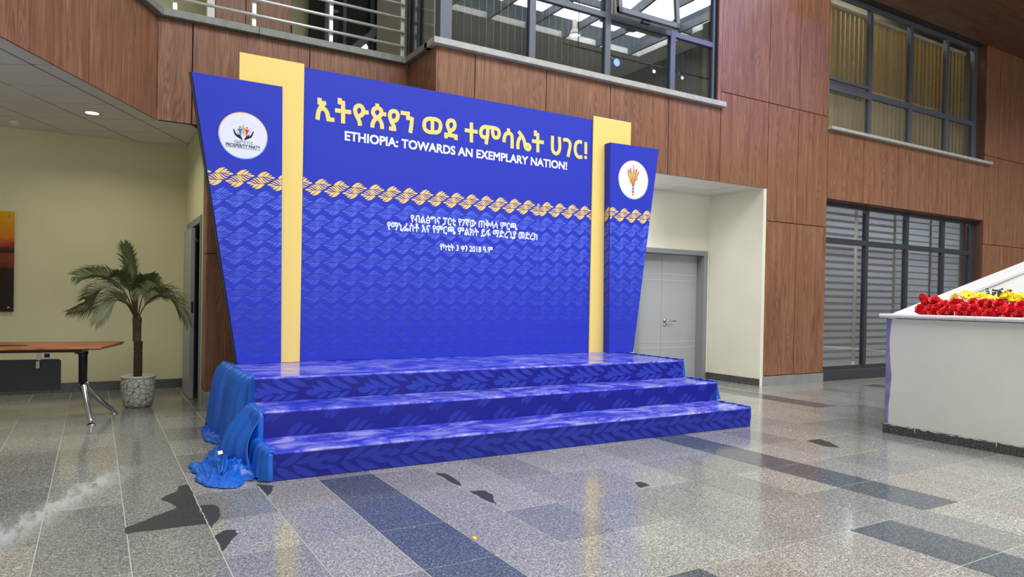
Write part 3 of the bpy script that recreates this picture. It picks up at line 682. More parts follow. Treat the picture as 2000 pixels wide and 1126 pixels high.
def bold(me, y, r):
    """thicken flat lettering by laying shifted copies of its outline over each other"""
    vs = [v.co.copy() for v in me.vertices]; fs = [tuple(p.vertices) for p in me.polygons]; V = []; F = []
    for k, (dx, dz) in enumerate(((r, r), (r, 0), (r, -r), (0, r), (0, -r), (-r, r), (-r, 0), (-r, -r), (0, 0))):
        o = len(V)
        V += [(v.x+dx, v.y-k*8e-5, v.z+dz) for v in vs]; F += [tuple(i+o for i in f) for f in fs]
    m2 = bpy.data.meshes.new(me.name); m2.from_pydata(V, [], F); m2.update(); bpy.data.meshes.remove(me); return m2
def text(par, s, x0, x1, z0, z1, y, mat, fat=0.0, name='lettering'):
    me = text_mesh(s, x0+abs(fat), x1-abs(fat), z0+abs(fat), z1-abs(fat), y, 0, name)
    if fat > 0: me = bold(me, y, fat)
    me.materials.clear(); me.materials.append(mat); return obj(name, me, mat, par)
ZB = .585
YM = 6.87
bn = thing('banner_panel', 'wide royal blue banner panel with yellow Amharic title at the back of the stage', 'banner', (3.45, YM, ZB))
obj('panel', B(1.60, 5.235, YM, YM+.05, ZB+.002, 3.437), M['blue'], bn, bevel=.003)
pls = [(-1, 0, -1.72), (1, 0, 5.218), (0, -1, -(ZB+.02))]
pm = MB(); braid_rows(pm, 1.72, 4.44, YM-.0012, pls+[(1, 0, 4.445)]); braid_rows(pm, 4.45, 5.25, YM-.0012, pls+[(-1, 0, -4.449)], .075)
obj('braid_print', pm, M['print'], bn)
# brush-free geometric title: every glyph of the Amharic line drawn with constant-width strokes
TITLE = [('L',[(1.866,3.164),(1.867,3.117),(1.93,3.119)]),('C',[(1.919,3.131),(1.886,3.083),(1.859,3.029),(1.849,2.948)]),('C',[(1.883,3.062),(1.914,3.063),(1.942,3.029),(1.954,2.976)]),('L',[(1.954,2.991),(1.957,2.968),(2.016,2.969)]),('L',[(2.066,3.195),(2.067,3.152),(2.117,3.153)]),('L',[(2.1,3.164),(2.104,2.948)]),('L',[(2.02,3.067),(2.185,3.071)]),('C',[(2.278,2.949),(2.269,2.997),(2.241,3.046),(2.224,3.094),(2.234,3.131),(2.263,3.15),(2.296,3.139),(2.31,3.101),(2.294,3.062),(2.257,3.042)]),('L',[(2.302,3.089),(2.366,3.096)]),('C',[(2.456,3.057),(2.422,3.08),(2.411,3.112),(2.425,3.142),(2.454,3.156),(2.486,3.15),(2.502,3.121),(2.49,3.086),(2.456,3.057)]),('L',[(2.455,3.201),(2.455,3.155)]),('L',[(2.495,3.103),(2.554,3.104)]),('C',[(2.46,3.063),(2.424,3.023),(2.409,2.984),(2.407,2.949)]),('C',[(2.452,3.062),(2.488,3.035),(2.508,2.993),(2.512,2.949)]),('C',[(2.647,2.951),(2.637,2.996),(2.608,3.045),(2.592,3.1),(2.603,3.136),(2.634,3.152),(2.667,3.143),(2.68,3.11),(2.665,3.067),(2.628,3.045)]),('L',[(2.586,2.967),(2.661,2.967)]),('L',[(2.71,3.147),(2.792,3.149),(2.792,3.103),(2.84,3.103)]),('C',[(2.837,3.118),(2.834,3.06),(2.821,2.951)]),('C',[(3.071,3.136),(3.026,3.129),(2.987,3.103),(2.977,3.056),(2.99,3.011),(3.032,2.991),(3.074,2.993),(3.117,2.997),(3.154,3.02),(3.168,3.072),(3.154,3.115),(3.114,3.135),(3.071,3.134)]),('L',[(3.071,3.142),(3.074,2.986)]),('C',[(3.29,2.991),(3.269,3.043),(3.249,3.095),(3.261,3.135),(3.293,3.151),(3.326,3.14),(3.337,3.1),(3.319,3.059),(3.281,3.036)]),('L',[(3.234,2.949),(3.233,2.99),(3.353,2.988),(3.354,2.947)]),('L',[(3.539,3.165),(3.543,2.945)]),('L',[(3.458,3.069),(3.62,3.071)]),('C',[(3.728,2.947),(3.734,3.0),(3.744,3.057),(3.744,3.133)]),('C',[(3.744,3.138),(3.707,3.14),(3.672,3.116),(3.657,3.077),(3.67,3.036),(3.703,3.022),(3.742,3.032)]),('L',[(3.707,3.141),(3.844,3.144)]),('C',[(3.808,3.139),(3.809,3.091),(3.822,3.049),(3.854,3.037),(3.883,3.054),(3.893,3.093),(3.879,3.129),(3.84,3.144)]),('L',[(4.013,3.164),(4.014,3.114)]),('C',[(3.957,3.0),(3.962,3.055),(3.979,3.094),(4.014,3.114)]),('C',[(4.01,3.115),(4.049,3.102),(4.063,3.062),(4.064,2.944)]),('C',[(4.145,2.946),(4.141,3.002),(4.154,3.055),(4.187,3.104)]),('C',[(4.146,3.15),(4.191,3.106),(4.226,3.051),(4.24,2.995),(4.256,2.966),(4.286,2.96),(4.304,2.981),(4.296,3.007),(4.269,3.014),(4.24,2.995)]),('L',[(4.376,3.192),(4.377,3.147),(4.429,3.147)]),('L',[(4.41,3.159),(4.415,2.943)]),('L',[(4.331,3.065),(4.496,3.067)]),('C',[(4.617,3.162),(4.618,3.031),(4.631,2.98),(4.671,2.959),(4.708,2.983),(4.724,3.045),(4.714,3.162)]),('C',[(4.77,3.134),(4.818,3.142),(4.858,3.126),(4.874,3.088),(4.864,3.026),(4.844,2.942)]),('C',[(5.049,3.141),(5.002,3.143),(4.967,3.122),(4.95,3.079),(4.951,3.025),(4.97,2.979),(5.008,2.957),(5.059,2.966)]),('L',[(5.106,3.152),(5.109,3.007)]),('O',[(5.108,2.966)])]
def ribbon(mb, pts, hw, y, smooth):
    P = [Vector(p) for p in pts]
    if smooth:
        Q = [P[0]*2-P[1]]+P+[P[-1]*2-P[-2]]
        if (P[0]-P[-1]).length < 1e-3: Q[0] = P[-2]; Q[-1] = P[1]
        R = []
        for i in range(1, len(Q)-2):
            a, b, c, d = Q[i-1:i+3]
            for k in range(7):
                t = k/7; R.append(.5*((2*b)+(c-a)*t+(2*a-5*b+4*c-d)*t*t+(3*b-a-3*c+d)*t**3))
        P = R+[P[-1]]
    L = []; Rr = []; n = len(P); closed = smooth and (P[0]-P[-1]).length < 1e-3
    for i in range(n):
        if closed and i in (0, n-1): d0 = (P[-1]-P[-2]).normalized(); d1 = (P[1]-P[0]).normalized()
        else: d0 = (P[i]-P[i-1]).normalized() if i else (P[1]-P[0]).normalized(); d1 = (P[i+1]-P[i]).normalized() if i < n-1 else d0
        nn = Vector((-d0.y-d1.y, d0.x+d1.x)).normalized(); k = hw/max(.45, nn.dot(Vector((-d0.y, d0.x)))); L.append(P[i]+nn*k); Rr.append(P[i]-nn*k)
    for i in range(n-1): mb.poly([(q.x, y-i*8e-6, q.y) for q in (Rr[i], Rr[i+1], L[i+1], L[i])])
tm = MB(); yy_t = YM-.0022
for kind, pts in TITLE:
    yy_t -= 5e-5
    if kind == 'O': tm.poly([(pts[0][0]+.0225*math.cos(2*math.pi*k/20), yy_t, pts[0][1]+.0225*math.sin(2*math.pi*k/20)) for k in range(20)])
    else: ribbon(tm, pts, .0215 if kind == 'C' else .0210, yy_t, kind == 'C')
obj('title_lettering', tm, M['title_ink'], bn)
text(bn, 'ETHIOPIA: TOWARDS AN EXEMPLARY NATION!', 2.122, 4.836, 2.782, 2.879, YM-.0022, M['white_ink'], .0038, 'english_lettering')
text(bn, 'የብልፅግና ፓርቲ የ7ኛው ጠቅላላ ምርጫ', 2.842, 4.158, 2.008, 2.112, YM-.0024, M['white_ink'], .0024, 'event_lettering')
text(bn, 'የማኒፌስቶ እና የምርጫ ምልክት ይፋ ማድረጊያ መድረክ', 2.583, 4.431, 1.912, 2.014, YM-.0024, M['white_ink'], .0024, 'event_lettering')
text(bn, 'የካቲት 3 ቀን 2018 ዓ.ም', 3.185, 3.837, 1.735, 1.818, YM-.0024, M['white_ink'], .0024, 'date_lettering')
# yellow boards
yl = thing('yellow_board', 'yellow upright board between the left wing and the central banner', 'board', (1.4, 6.84, ZB))
obj('board', B(1.118, 1.708, 6.84, 6.868, ZB+.002, 3.458), M['yellow'], yl, bevel=.002)
yr = thing('yellow_board', 'yellow upright board between the central banner and the right wing', 'board', (5.5, 6.85, ZB))
obj('board', B(5.205, 5.80, 6.85, 6.868, ZB+.002, 3.475), M['yellow'], yr, bevel=.002)
obj('top_edge', B(5.206, 5.80, 6.852, 6.868, 3.475, 3.482), M['white'], yr, label='white top edge')
# flared wings
def wing(name, label, poly, y0, y1):
    t = thing(name, label, 'panel', ((poly[0][0]+poly[1][0])/2, y0, ZB))
    obj('panel', MB().prism([(x, y0, z) for x, z in poly], (0, y1-y0, 0)), M['blue'], t, bevel=.003); return t
def planes_of(poly, inset=.003):
    cx = sum(p[0] for p in poly)/len(poly); cz = sum(p[1] for p in poly)/len(poly); out = []
    for i in range(len(poly)):
        p, q = poly[i], poly[(i+1) % len(poly)]; a, b = q[1]-p[1], -(q[0]-p[0]); L = math.hypot(a, b); a /= L; b /= L; c = a*p[0]+b*p[1]
        if a*cx+b*cz > c: a, b, c = -a, -b, -c
        out.append((a, b, c-inset))
    return out
WL = [(1.130, ZB+.002), (1.522, ZB+.002), (1.496, 3.191), (.712, 3.191)]
WR = [(5.424, ZB+.002), (5.812, ZB+.002), (6.170, 3.175), (5.382, 3.160)]
lw = wing('flared_wing', 'flared blue wing at the left of the backdrop with the hands emblem disc', WL, 6.79, 6.838)
obj('edge_strip', MB().prism([(x, 6.80, z) for x, z in ((1.112, ZB+.002), (1.130, ZB+.002), (.712, 3.19), (.694, 3.19))], (0, .036, 0)), M['black'], lw)
rw = wing('flared_wing', 'flared blue wing at the right of the backdrop with the wheat sheaf disc', WR, 6.735, 6.848)
for t, poly, y in ((lw, WL, 6.79), (rw, WR, 6.735)):
    pm = MB(); xs_ = [p[0] for p in poly]; braid_rows(pm, min(xs_), max(xs_), y-.0012, planes_of(poly)+[(0, -1, -(ZB+.02))], .0 if t is lw else .03); obj('braid_print', pm, M['print'], t)
# the print runs round the near side of the right wing
side = MB()
for r in range(10):
    z0 = 2.291-.1735*r-(.008 if r else 0)
    if z0 < .6: break
    col = GOLD if r == 0 else lerpc(LEAF, lin(50, 61, 182), max(0, min(1, (r-1.6)/6.2))*.96)
    for p in braid:
        xx = 5.424-(z0-ZB)*.0163-.0012
        q = clip(p, [(1, 0, .05), (-1, 0, .05)])
        if len(q) >= 3: side.poly([(5.4240-(z0+v[1]-ZB)*.01632-.0014, 6.79-v[0], z0+v[1]) for v in q], col)
obj('braid_print', side, M['print'], rw)
def disc(mb, cx, cz, r0, r1, y, colfn, n=64):
    for k in range(n):
        a, b = 2*math.pi*k/n, 2*math.pi*(k+1)/n
        if r0 == 0: mb.poly([(cx, y, cz), (cx+r1*math.cos(a), y, cz+r1*math.sin(a)), (cx+r1*math.cos(b), y, cz+r1*math.sin(b))], colfn(a))
        else: mb.poly([(cx+r0*math.cos(a), y, cz+r0*math.sin(a)), (cx+r1*math.cos(a), y, cz+r1*math.sin(a)), (cx+r1*math.cos(b), y, cz+r1*math.sin(b)), (cx+r0*math.cos(b), y, cz+r0*math.sin(b))], colfn(a))
def rimcol(a): s = math.sin(a); return lerpc(lin(86, 140, 240), lin(240, 196, 130), max(0, min(1, s*2+.5)))
WHT = lin(226, 232, 252)
def shape(mb, pts, cx, cz, sc, y, col):
    q = [(cx+x*sc, z*sc+cz) for x, z in pts]
    A = sum(q[i][0]*q[(i+1) % len(q)][1]-q[(i+1) % len(q)][0]*q[i][1] for i in range(len(q)))
    if A < 0: q = q[::-1]
    mb.poly([(x, y, z) for x, z in q], col)
def circ(cx, cz, r, n=16): return [(cx+r*math.cos(2*math.pi*k/n), cz+r*math.sin(2*math.pi*k/n)) for k in range(n)]
# emblem with two hands holding three figures
cx, cz, R0 = 1.153, 2.682, .215
y = 6.79; e = MB()
disc(e, cx, cz, R0-.007, R0, y-.0016, rimcol); disc(e, cx, cz, 0, R0-.012, y-.0016, lambda a: WHT); disc(e, cx, cz, R0-.012, R0-.007, y-.0016, lambda a: lerpc(WHT, rimcol(a), .35))
obj('emblem_disc', e, M['print'], lw); em = lw.children[-1]
BLK = lin(38, 32, 36); BL = lin(62, 110, 205); GD = lin(214, 176, 92); RD = lin(206, 50, 104); RAY = lin(206, 196, 178)
e = MB(); s = .205; yy = y-.0026
hand = [(-.04, -.20), (-.05, -.13), (-.10, -.07), (-.17, -.02), (-.215, .035), (-.22, .055), (-.20, .05), (-.165, .015), (-.20, .045), (-.235, .085), (-.255, .085), (-.245, .06), (-.21, .01), (-.27, .06), (-.335, .15), (-.385, .235), (-.41, .25), (-.415, .225), (-.385, .14), (-.345, .06), (-.285, -.02), (-.20, -.08), (-.12, -.13), (-.075, -.175), (-.06, -.215)]
hand = [(-.045, -.225), (-.045, -.15), (-.085, -.075), (-.145, -.01), (-.215, .055), (-.265, .085), (-.285, .075), (-.27, .055), (-.235, .03), (-.225, .0), (-.26, -.005), (-.315, .05), (-.36, .15), (-.395, .225), (-.425, .245), (-.44, .215), (-.41, .11), (-.375, .0), (-.315, -.075), (-.22, -.125), (-.13, -.165), (-.075, -.215), (-.055, -.24)]
hand = [(x, z+.02) for x, z in hand]
for sx in (1, -1): shape(e, [(x*sx, z) for x, z in hand], cx, cz, s, yy, BLK)
def figure(dx, dz, sc, col, lean):
    shape(e, circ(dx, .395*1+dz, .042*sc), cx, cz, s, yy, col)
    body = [(-.115, .40), (-.085, .31), (-.035, .325), (.0, .335), (.035, .325), (.085, .31), (.115, .40), (.105, .28), (.07, .22), (.05, .12), (.015, -.04), (.0, -.08), (-.015, -.04), (-.05, .12), (-.07, .22), (-.105, .28)]
    shape(e, [(dx+x*sc+lean*(z-.3), z*sc+dz+(1-sc)*.3) for x, z in body], cx, cz, s, yy-.0003, col)
figure(-.155, -.02, .85, BL, -.12); figure(.155, -.02, .85, RD, .12); figure(0, .055, 1.0, GD, 0)
shape(e, [(-.33, .15), (-.245, .205), (-.235, .24), (-.27, .225)], cx, cz, s, yy, BL); shape(e, [(.33, .15), (.245, .205), (.235, .24), (.27, .225)], cx, cz, s, yy, lin(70, 60, 130))
for k in range(13):
    a = math.radians(20+k*140/12); r0_, r1_ = (.50 if k % 2 else .56), (.60 if k % 2 else .64); ox, oz = 0, .18
    d = (math.cos(a), math.sin(a)); n_ = (-d[1]*.005, d[0]*.005)
    shape(e, [(ox+d[0]*r0_-n_[0], oz+d[1]*r0_*.9-n_[1]), (ox+d[0]*r1_-n_[0], oz+d[1]*r1_*.9-n_[1]), (ox+d[0]*r1_+n_[0], oz+d[1]*r1_*.9+n_[1]), (ox+d[0]*r0_+n_[0], oz+d[1]*r0_*.9+n_[1])], cx, cz, s, yy, RAY)
shape(e, [(-.735, -.562), (.735, -.562), (.735, -.574), (-.735, -.574)], cx, cz, s, yy, BLK)
obj('hands_emblem', e, M['print'], em)
ink = plain('emblem_ink', lin(40, 34, 40), .5)
text(em, 'PROSPERITY PARTY', cx-.150, cx+.150, cz-.110, cz-.078, yy, ink, .0008)
text(em, 'ብልፅግና ፓርቲ', cx-.080, cx+.082, cz-.076, cz-.044, yy, ink, 0)
# wheat sheaf disc
cx, cz, R1 = 5.758, 2.738, .243; y = 6.735; e = MB()
disc(e, cx, cz, R1-.007, R1, y-.0016, rimcol); disc(e, cx, cz, 0, R1-.012, y-.0016, lambda a: lin(232, 238, 254)); disc(e, cx, cz, R1-.012, R1-.007, y-.0016, lambda a: lerpc(WHT, rimcol(a), .35))
ed = obj('emblem_disc', e, M['print'], rw)
e = MB(); TAN = [lin(206, 148, 84), lin(228, 176, 104), lin(184, 124, 66), lin(238, 196, 128)]; rr = random.Random(5); dz = 0
for k in range(46):
    a = math.radians(rr.uniform(-24, 24)); L = rr.uniform(.16, .38)*(1-abs(a)*.5); bx, bz = math.sin(a)*.02, -.08
    tx, tz = bx+math.sin(a*1.05)*L, bz+math.cos(a)*L; m = .45
    dz += .00002
    shape(e, leaf((bx, bz), (tx, tz), .004, 0), cx-.006, cz-.03, .75, y-.0022-dz, TAN[2]); shape(e, leaf((bx+(tx-bx)*m, bz+(tz-bz)*m), (tx, tz), .017, .1), cx-.006, cz-.03, .75, y-.0024-dz, TAN[k % 4])
for a, L in ((-34, .27), (-27, .34), (0, .395), (18, .345), (30, .33), (38, .22)):
    a = math.radians(a); shape(e, leaf((math.sin(a)*L*.72*.8, -.08+math.cos(a)*L*.72), (math.sin(a)*L*.8, -.08+math.cos(a)*L), .013, .1), cx-.006, cz-.03, .75, y-.0036, TAN[2])
shape(e, [(-.024, -.215), (.028, -.218), (.022, -.17), (.016, -.08), (-.018, -.08), (-.020, -.17)], cx-.006, cz-.03, .75, y-.0037, TAN[1])
for z in (-.115, -.165): shape(e, [(-.021, z), (.021, z-.004), (.020, z+.022), (-.021, z+.026)], cx-.006, cz-.03, .75, y-.0039, lin(96, 110, 190))
for pts in ([(-.05, -.03), (-.075, .0), (-.10, -.015), (-.125, -.05), (-.10, -.008), (-.073, .008)], [(.06, .06), (.085, .04), (.11, .0), (.087, .047)]): shape(e, pts, cx-.006, cz-.03, .75, y-.0036, TAN[2])
obj('wheat_sheaf_print', e, M['print'], ed)

# ================================================================== SATIN CLOTH along the stage ends
def pleat(u, f, ph):
    q = u*f+ph+1.3*math.sin(u*f*.31+ph)
    return 2*abs(math.sin(q*.5))**.75*(.72+.28*math.sin(u*f*.57+ph*3))-1
def drape(x_top, ya, yb, zt, zb_, f, ph, flare, amp, sgn=-1, nu=130, nv=22):
    def fn(u, v):
        yv = ya+(yb-ya)*u; a = amp*(.55+.75*v)
        fall = v
        pin = min(1, .22+u*9); x = x_top+sgn*(.012+pin*(flare*(.75*(1-math.exp(-5*fall))+.25*fall*fall)+a*(.5+.5*pleat(yv*10, f/10, ph))*min(1, .62+v*1.5)))
        z = zt+(zb_-zt)*fall
        if u < .004: x = x_top-sgn*.018
        if v < .06: z = zt+.004+.006*pleat(yv*10, f/10, ph); x = x_top+sgn*(-.03+(v/.06)*.042)
        yv2 = yv+.012*math.sin(yv*31+v*4)*v+-u*.05*v
        return (x, yv2, z)
    return MB().grid(fn, nu, nv)
sk = thing('satin_skirt', 'bright blue pleated satin cloth at the left end of the stage, heaped on the floor', 'cloth', (.95, 5.8, 0))
def sheet(name, mb, par=sk, th=.004):
    o = obj(name, mb, M['satin'], par); m = o.modifiers.new('thick', 'SOLIDIFY'); m.thickness = th; m.offset = 0; return o
sheet('skirt_drop', drape(1.05, 5.645, 7.12, .588, .012, 52, .4, .05, .085, nv=26, nu=260))
sheet('skirt_drop', drape(1.03, 5.20, 5.66, .394, .06, 76, 1.7, .03, .042, nu=110))
sheet('skirt_drop', drape(1.0, 4.735, 5.25, .199, .008, 76, 2.9, .01, .036, nu=110))
# the loose end twisted across and down to the heap
def swoosh(u, v):
    a = Vector((1.02, 5.60, .40)); b = Vector((1.015, 5.20, .335)); c0 = Vector((.80, 5.52, .045)); c1 = Vector((.94, 5.03, .035))
    top = a.lerp(b, u); bot = c0.lerp(c1, u); m = top.lerp(bot, v); m.x -= .055*math.sin(math.pi*v)*(.6+.4*math.sin(u*3.1)); m.x -= .016*math.sin(u*19+v*3); m.z += .012*math.sin(u*23+1)*v
    return m
sheet('loose_fold', MB().grid(swoosh, 40, 20))
def heap(cx, cy, rx, ry, h, seed, nu=150, nr=64, rot=0.0):
    def fn(u, v):
        t = 2*math.pi*u; q = Vector((math.cos(t), math.sin(t), seed*7.1)); edge = 1+.34*noise.noise(q*1.3)+.20*noise.noise(q*3.4)+.06*noise.noise(q*9)
        r = v*edge; lx, ly = r*rx*math.cos(t), r*ry*math.sin(t); x = cx+lx*math.cos(rot)-ly*math.sin(rot); yy_ = cy+lx*math.sin(rot)+ly*math.cos(rot)
        p = Vector((x*4.2, yy_*2.6, seed)); w1 = noise.noise(p); w2 = noise.noise(p+Vector((5.2, 3.1, 1.7)))
        a = w2*2.0+seed; ph = ((x-cx)*math.cos(a)*1.3+(yy_-cy)*math.sin(a))*58+w1*8
        f1 = (.5+.5*math.sin(ph))**1.6; f2 = .5+.5*math.sin(ph*1.6+w2*9); f3 = 1-abs(noise.noise(Vector((x*17, yy_*11, seed+w1*1.3))))
        fold = .42*f1+.28*f2*f2+.34*f3**4
        body = max(0, 1-v**3); hump = .45+.55*(.5+.5*noise.noise(p*1.4+Vector((2, 9, 4))))
        z = .004+h*body*(hump*.45+fold*.55)*(.55+.45*(1-v))+.016*fold*(1 if v < .97 else .4)
        k = .012*body; x += k*math.cos(ph+.6)*math.cos(a); yy_ += k*math.cos(ph+.6)*math.sin(a)
        return (x, yy_, z)
    return MB().grid(fn, nu, nr)
sheet('heaped_cloth', heap(.80, 5.14, .20, .42, .12, 3), th=.003)
sheet('heaped_cloth', heap(.87, 5.66, .12, .28, .10, 8, 110, 40), th=.003)
sheet('heaped_cloth', heap(.895, 6.45, .09, .46, .05, 11, 110, 30), th=.003)
obj('care_tag', MB().prism([(.735, 5.11, .135), (.765, 5.105, .14), (.77, 5.165, .15), (.74, 5.17, .145)], (0, 0, .002)), M['white'], sk)
sr = thing('satin_skirt', 'short bright blue satin cloth hanging behind the right ends of the steps', 'cloth', (5.7, 5.8, 0))
for x_top, ya_, yb_, zt_, zb2, ph in ((5.655, 5.70, 6.88, .588, .395, .3), (5.70, 5.25, 5.70, .394, .2, 1.1), (5.66, 4.77, 5.24, .197, .01, 2.2)):
    sheet('skirt_drop', drape(x_top, ya_, yb_, zt_, zb2, 80, ph, .05 if zt_ > .2 else .01, .028 if zt_ > .2 else .012, sgn=1, nu=60), sr)
# ================================================================== BALCONY RAILING
rl = thing('balcony_railing', 'stainless steel balcony railing of horizontal bars above the left wing', 'railing', (2.2, 7.84, 4.04))
for x in (.66, 1.42, 2.245, 3.10): obj('post', B(x-.022, x+.022, 7.826, 7.866, 4.04, 5.25), M['steel'], rl, bevel=.004)
for z in (4.185, 4.35, 4.515, 4.68, 4.845, 5.01): obj('rail', MB().tube([(.62, 7.80, z), (3.11, 7.80, z)], .0165, 10), M['steel'], rl)
obj('handrail', MB().tube([(.6, 7.84, 5.27), (3.12, 7.84, 5.27)], .027, 12), M['steel'], rl)
rl2 = thing('balcony_railing', 'short diagonal steel railing at the top left corner of the balcony', 'railing', (0, 6.9, 4.04))
for z in (4.185, 4.35, 4.515, 4.68, 4.845, 5.01): obj('rail', MB().tube([dpt(.12, .03, z), dpt(5.5, .03, z)], .0165, 8), M['steel'], rl2)
for s in (.9, 1.8, 2.7, 3.6, 4.5, 5.4): obj('post', MB().tube([dpt(s, .06, 4.04), dpt(s, .06, 5.25)], .02, 8), M['steel'], rl2)

# ================================================================== BLINDS
def vblind(name, label, xs, z0, z1, y, w_, ang, mat, loc):
    t = thing(name, label, 'blind', loc); b = MB(); c, s = math.cos(ang)*w_/2, math.sin(ang)*w_/2
    b.add([(-c, -s, z0), (0, -.004, z0), (c, s, z0), (c, s, z1), (0, -.004, z1), (-c, -s, z1)], [(0, 1, 4, 5), (1, 2, 3, 4)]); b.add([(-c, -s+.002, z0), (0, -.002, z0), (c, s+.002, z0), (c, s+.002, z1), (0, -.002, z1), (-c, -s+.002, z1)], [(5, 4, 1, 0), (4, 3, 2, 1)])
    me = b.mesh('slat', mat)
    for x in xs:
        o = bpy.data.objects.new('slat', me); COL.objects.link(o); o.parent = t; o.matrix_parent_inverse = Matrix.Translation(-Vector(loc)); o.location = (x, y, 0); o.rotation_euler = (0, 0, random.uniform(-.06, .06))
    obj('head_rail', B(min(xs)-.08, max(xs)+.08, y-.02, y+.03, z1, z1+.05), M['plastic_white'], t)
    return t
vblind('vertical_blind', 'grey vertical blind slats behind the long window above the banner', [3.36+.098*k for k in range(42)], 4.06, 6.0, YF+.26, .104, .22, M['blind_grey'], (5.4, YF+.26, 4.06))
vblind('vertical_blind', 'olive vertical blind slats behind the upper right window', [10.02+.128*k for k in range(37)], 4.07, 6.18, YF+.36, .137, .16, M['blind_olive'], (12.3, YF+.36, 4.07))
names = ['first', 'second', 'third', 'fourth']
for k, (xa, xb) in enumerate(((10.01, 11.24), (11.33, 12.40), (12.49, 13.58), (13.67, 14.66))):
    lb = ['banded grey roller blind nearest the walnut pilaster', 'banded grey roller blind second from the walnut pilaster', 'banded grey roller blind third from the pilaster above the red flowers', 'banded grey roller blind farthest from the pilaster'][k]
    y = YF+.36; t = thing('roller_blind', lb, 'blind', ((xa+xb)/2, y, .2), 'banded roller blinds of the ground floor window')
    obj('fabric', B(xa, xb, y, y+.004, .215, 2.86), M['zebra_light'], t); n = 0
    z = .29+.03*(k == 2)+.02*(k == 3)
    hh = (.047, .045, .022, .018)[k]
    while z < 2.80:
        obj('band', B(xa, xb, y-.003, y-.0005, z, z+hh), M['zebra_dark'], t); z += .1165
    obj('bottom_bar', B(xa, xb, y-.008, y+.012, .195, .22), M['plastic_white'], t)

# ================================================================== LAMPS
def downlight(x, y, z, label, power, col=(1, .84, .6), d=None):
    t = thing('ceiling_downlight', label, 'lamp', (x, y, z))
    obj('rim', MB().lathe([(.062, -.006), (.085, -.008), (.09, 0), (.062, 0)], (x, y, z), 24), M['steel'], t)
    obj('lens', MB().lathe([(0, -.004), (.064, -.006)], (x, y, z), 20), M['lamp'], t)
    l = bpy.data.lights.new('downlight_beam', 'AREA'); l.shape = 'DISK'; l.size = .12; l.energy = power; l.color = col; l.spread = 2.6
    o = bpy.data.objects.new('downlight_beam', l); COL.objects.link(o); o.location = (x, y, z-.012)
downlight(-.047, 8.62, 3.11, 'glowing round downlight in the left recess ceiling', 13, (1, .92, .74))
dt = thing('smoke_detector', 'small round white smoke detector on the left recess ceiling', 'detector', (-.79, 9.62, 3.11))
obj('body', MB().lathe([(0, -.045), (.035, -.043), (.045, -.03), (.06, -.015), (.06, 0)], (-.79, 9.62, 3.112), 20), M['plastic_white'], dt)
for x, z, lb in ((3.42, 4.95, 'bright round lamp glowing behind the dark balcony glass'), (3.08, 4.52, 'small lamp low behind the dark balcony glass')):
    t = thing('wall_lamp', lb, 'lamp', (x, 10.19, z)); n0 = 0
    b = MB().lathe([(0, .03), (.05, .025), (.06, 0)], (0, 0, 0), 18); b.v = [(x+v[0], 10.19-v[2], z+v[1]) for v in b.v]; obj('lens', b, M['lamp'], t)
# hanging high-bay lamps and the lighting truss of the atrium, seen mirrored in the long window
def pendant(x, y, z, label):
    t = thing('pendant_lamp', label, 'lamp', (x, y, z), 'high bay lamps mirrored in the long window')
    obj('cord', MB().tube([(x, y, z+.5), (x, y, 10.38)], .008, 6), M['black_metal'], t)
    obj('gear_housing', MB().lathe([(0, .5), (.075, .5), (.075, .26), (.09, .24), (.09, .2)], (x, y, z), 20), M['plastic_white'], t)
    obj('shade', MB().lathe([(.09, .2), (.12, .17), (.17, .06), (.185, 0), (.178, .0), (.12, .15)], (x, y, z), 28), M['plastic_white'], t)
    obj('lens', MB().lathe([(0, .012), (.175, .004)], (x, y, z), 24), M['lamp_white'], t)
pendant(13.24, -4.4, 9.75, 'white high bay pendant lamp mirrored in the window above the banner')
pendant(14.5, -1.6, 9.4, 'white high bay pendant lamp mirrored in the tilted open sash')
tr = thing('lighting_truss', 'black lighting bar with blue and white heads hung from the atrium roof', 'lighting bar', (13.5, -1.2, 7.7))
obj('bar', MB().tube([(10.5, -1.1, 7.95), (17, -1.1, 7.95)], .03, 8), M['black_metal'], tr)
for x in (11, 16.5): obj('hanger', MB().tube([(x, -1.1, 7.95), (x, -1.1, 10.4)], .012, 6), M['black_metal'], tr)
for x, y, z, m, r in ((12.0, -.8, 7.62, 'lamp_blue', .10), (13.6, -1.1, 7.75, 'lamp_white', .05), (14.6, -1.0, 7.72, 'lamp_white', .045)):
    hd = obj('lamp_head', MB().tube([(x, -1.1, 7.95), (x, y, z+.06), (x, y+.05, z)], .035, 8), M['black_metal'], tr)
    b = MB().lathe([(0, .0), (r, .0)], (0, 0, 0), 16); b.v = [(x+v[0], y+.10-v[2], z+v[1]) for v in b.v]; obj('lens', b, M[m], hd)
l = bpy.data.lights.new('blue_wash', 'SPOT'); l.energy = 2400; l.color = (.12, .10, 1); l.spot_size = math.radians(26); l.spot_blend = .9; l.shadow_soft_size = .1
o = bpy.data.objects.new('blue_wash', l); COL.objects.link(o); o.location = (12.0, -.7, 7.62); o.rotation_euler = (Vector((8.5, 6.97, 5.2))-Vector((12.0, -.7, 7.62))).to_track_quat('-Z', 'Y').to_euler()

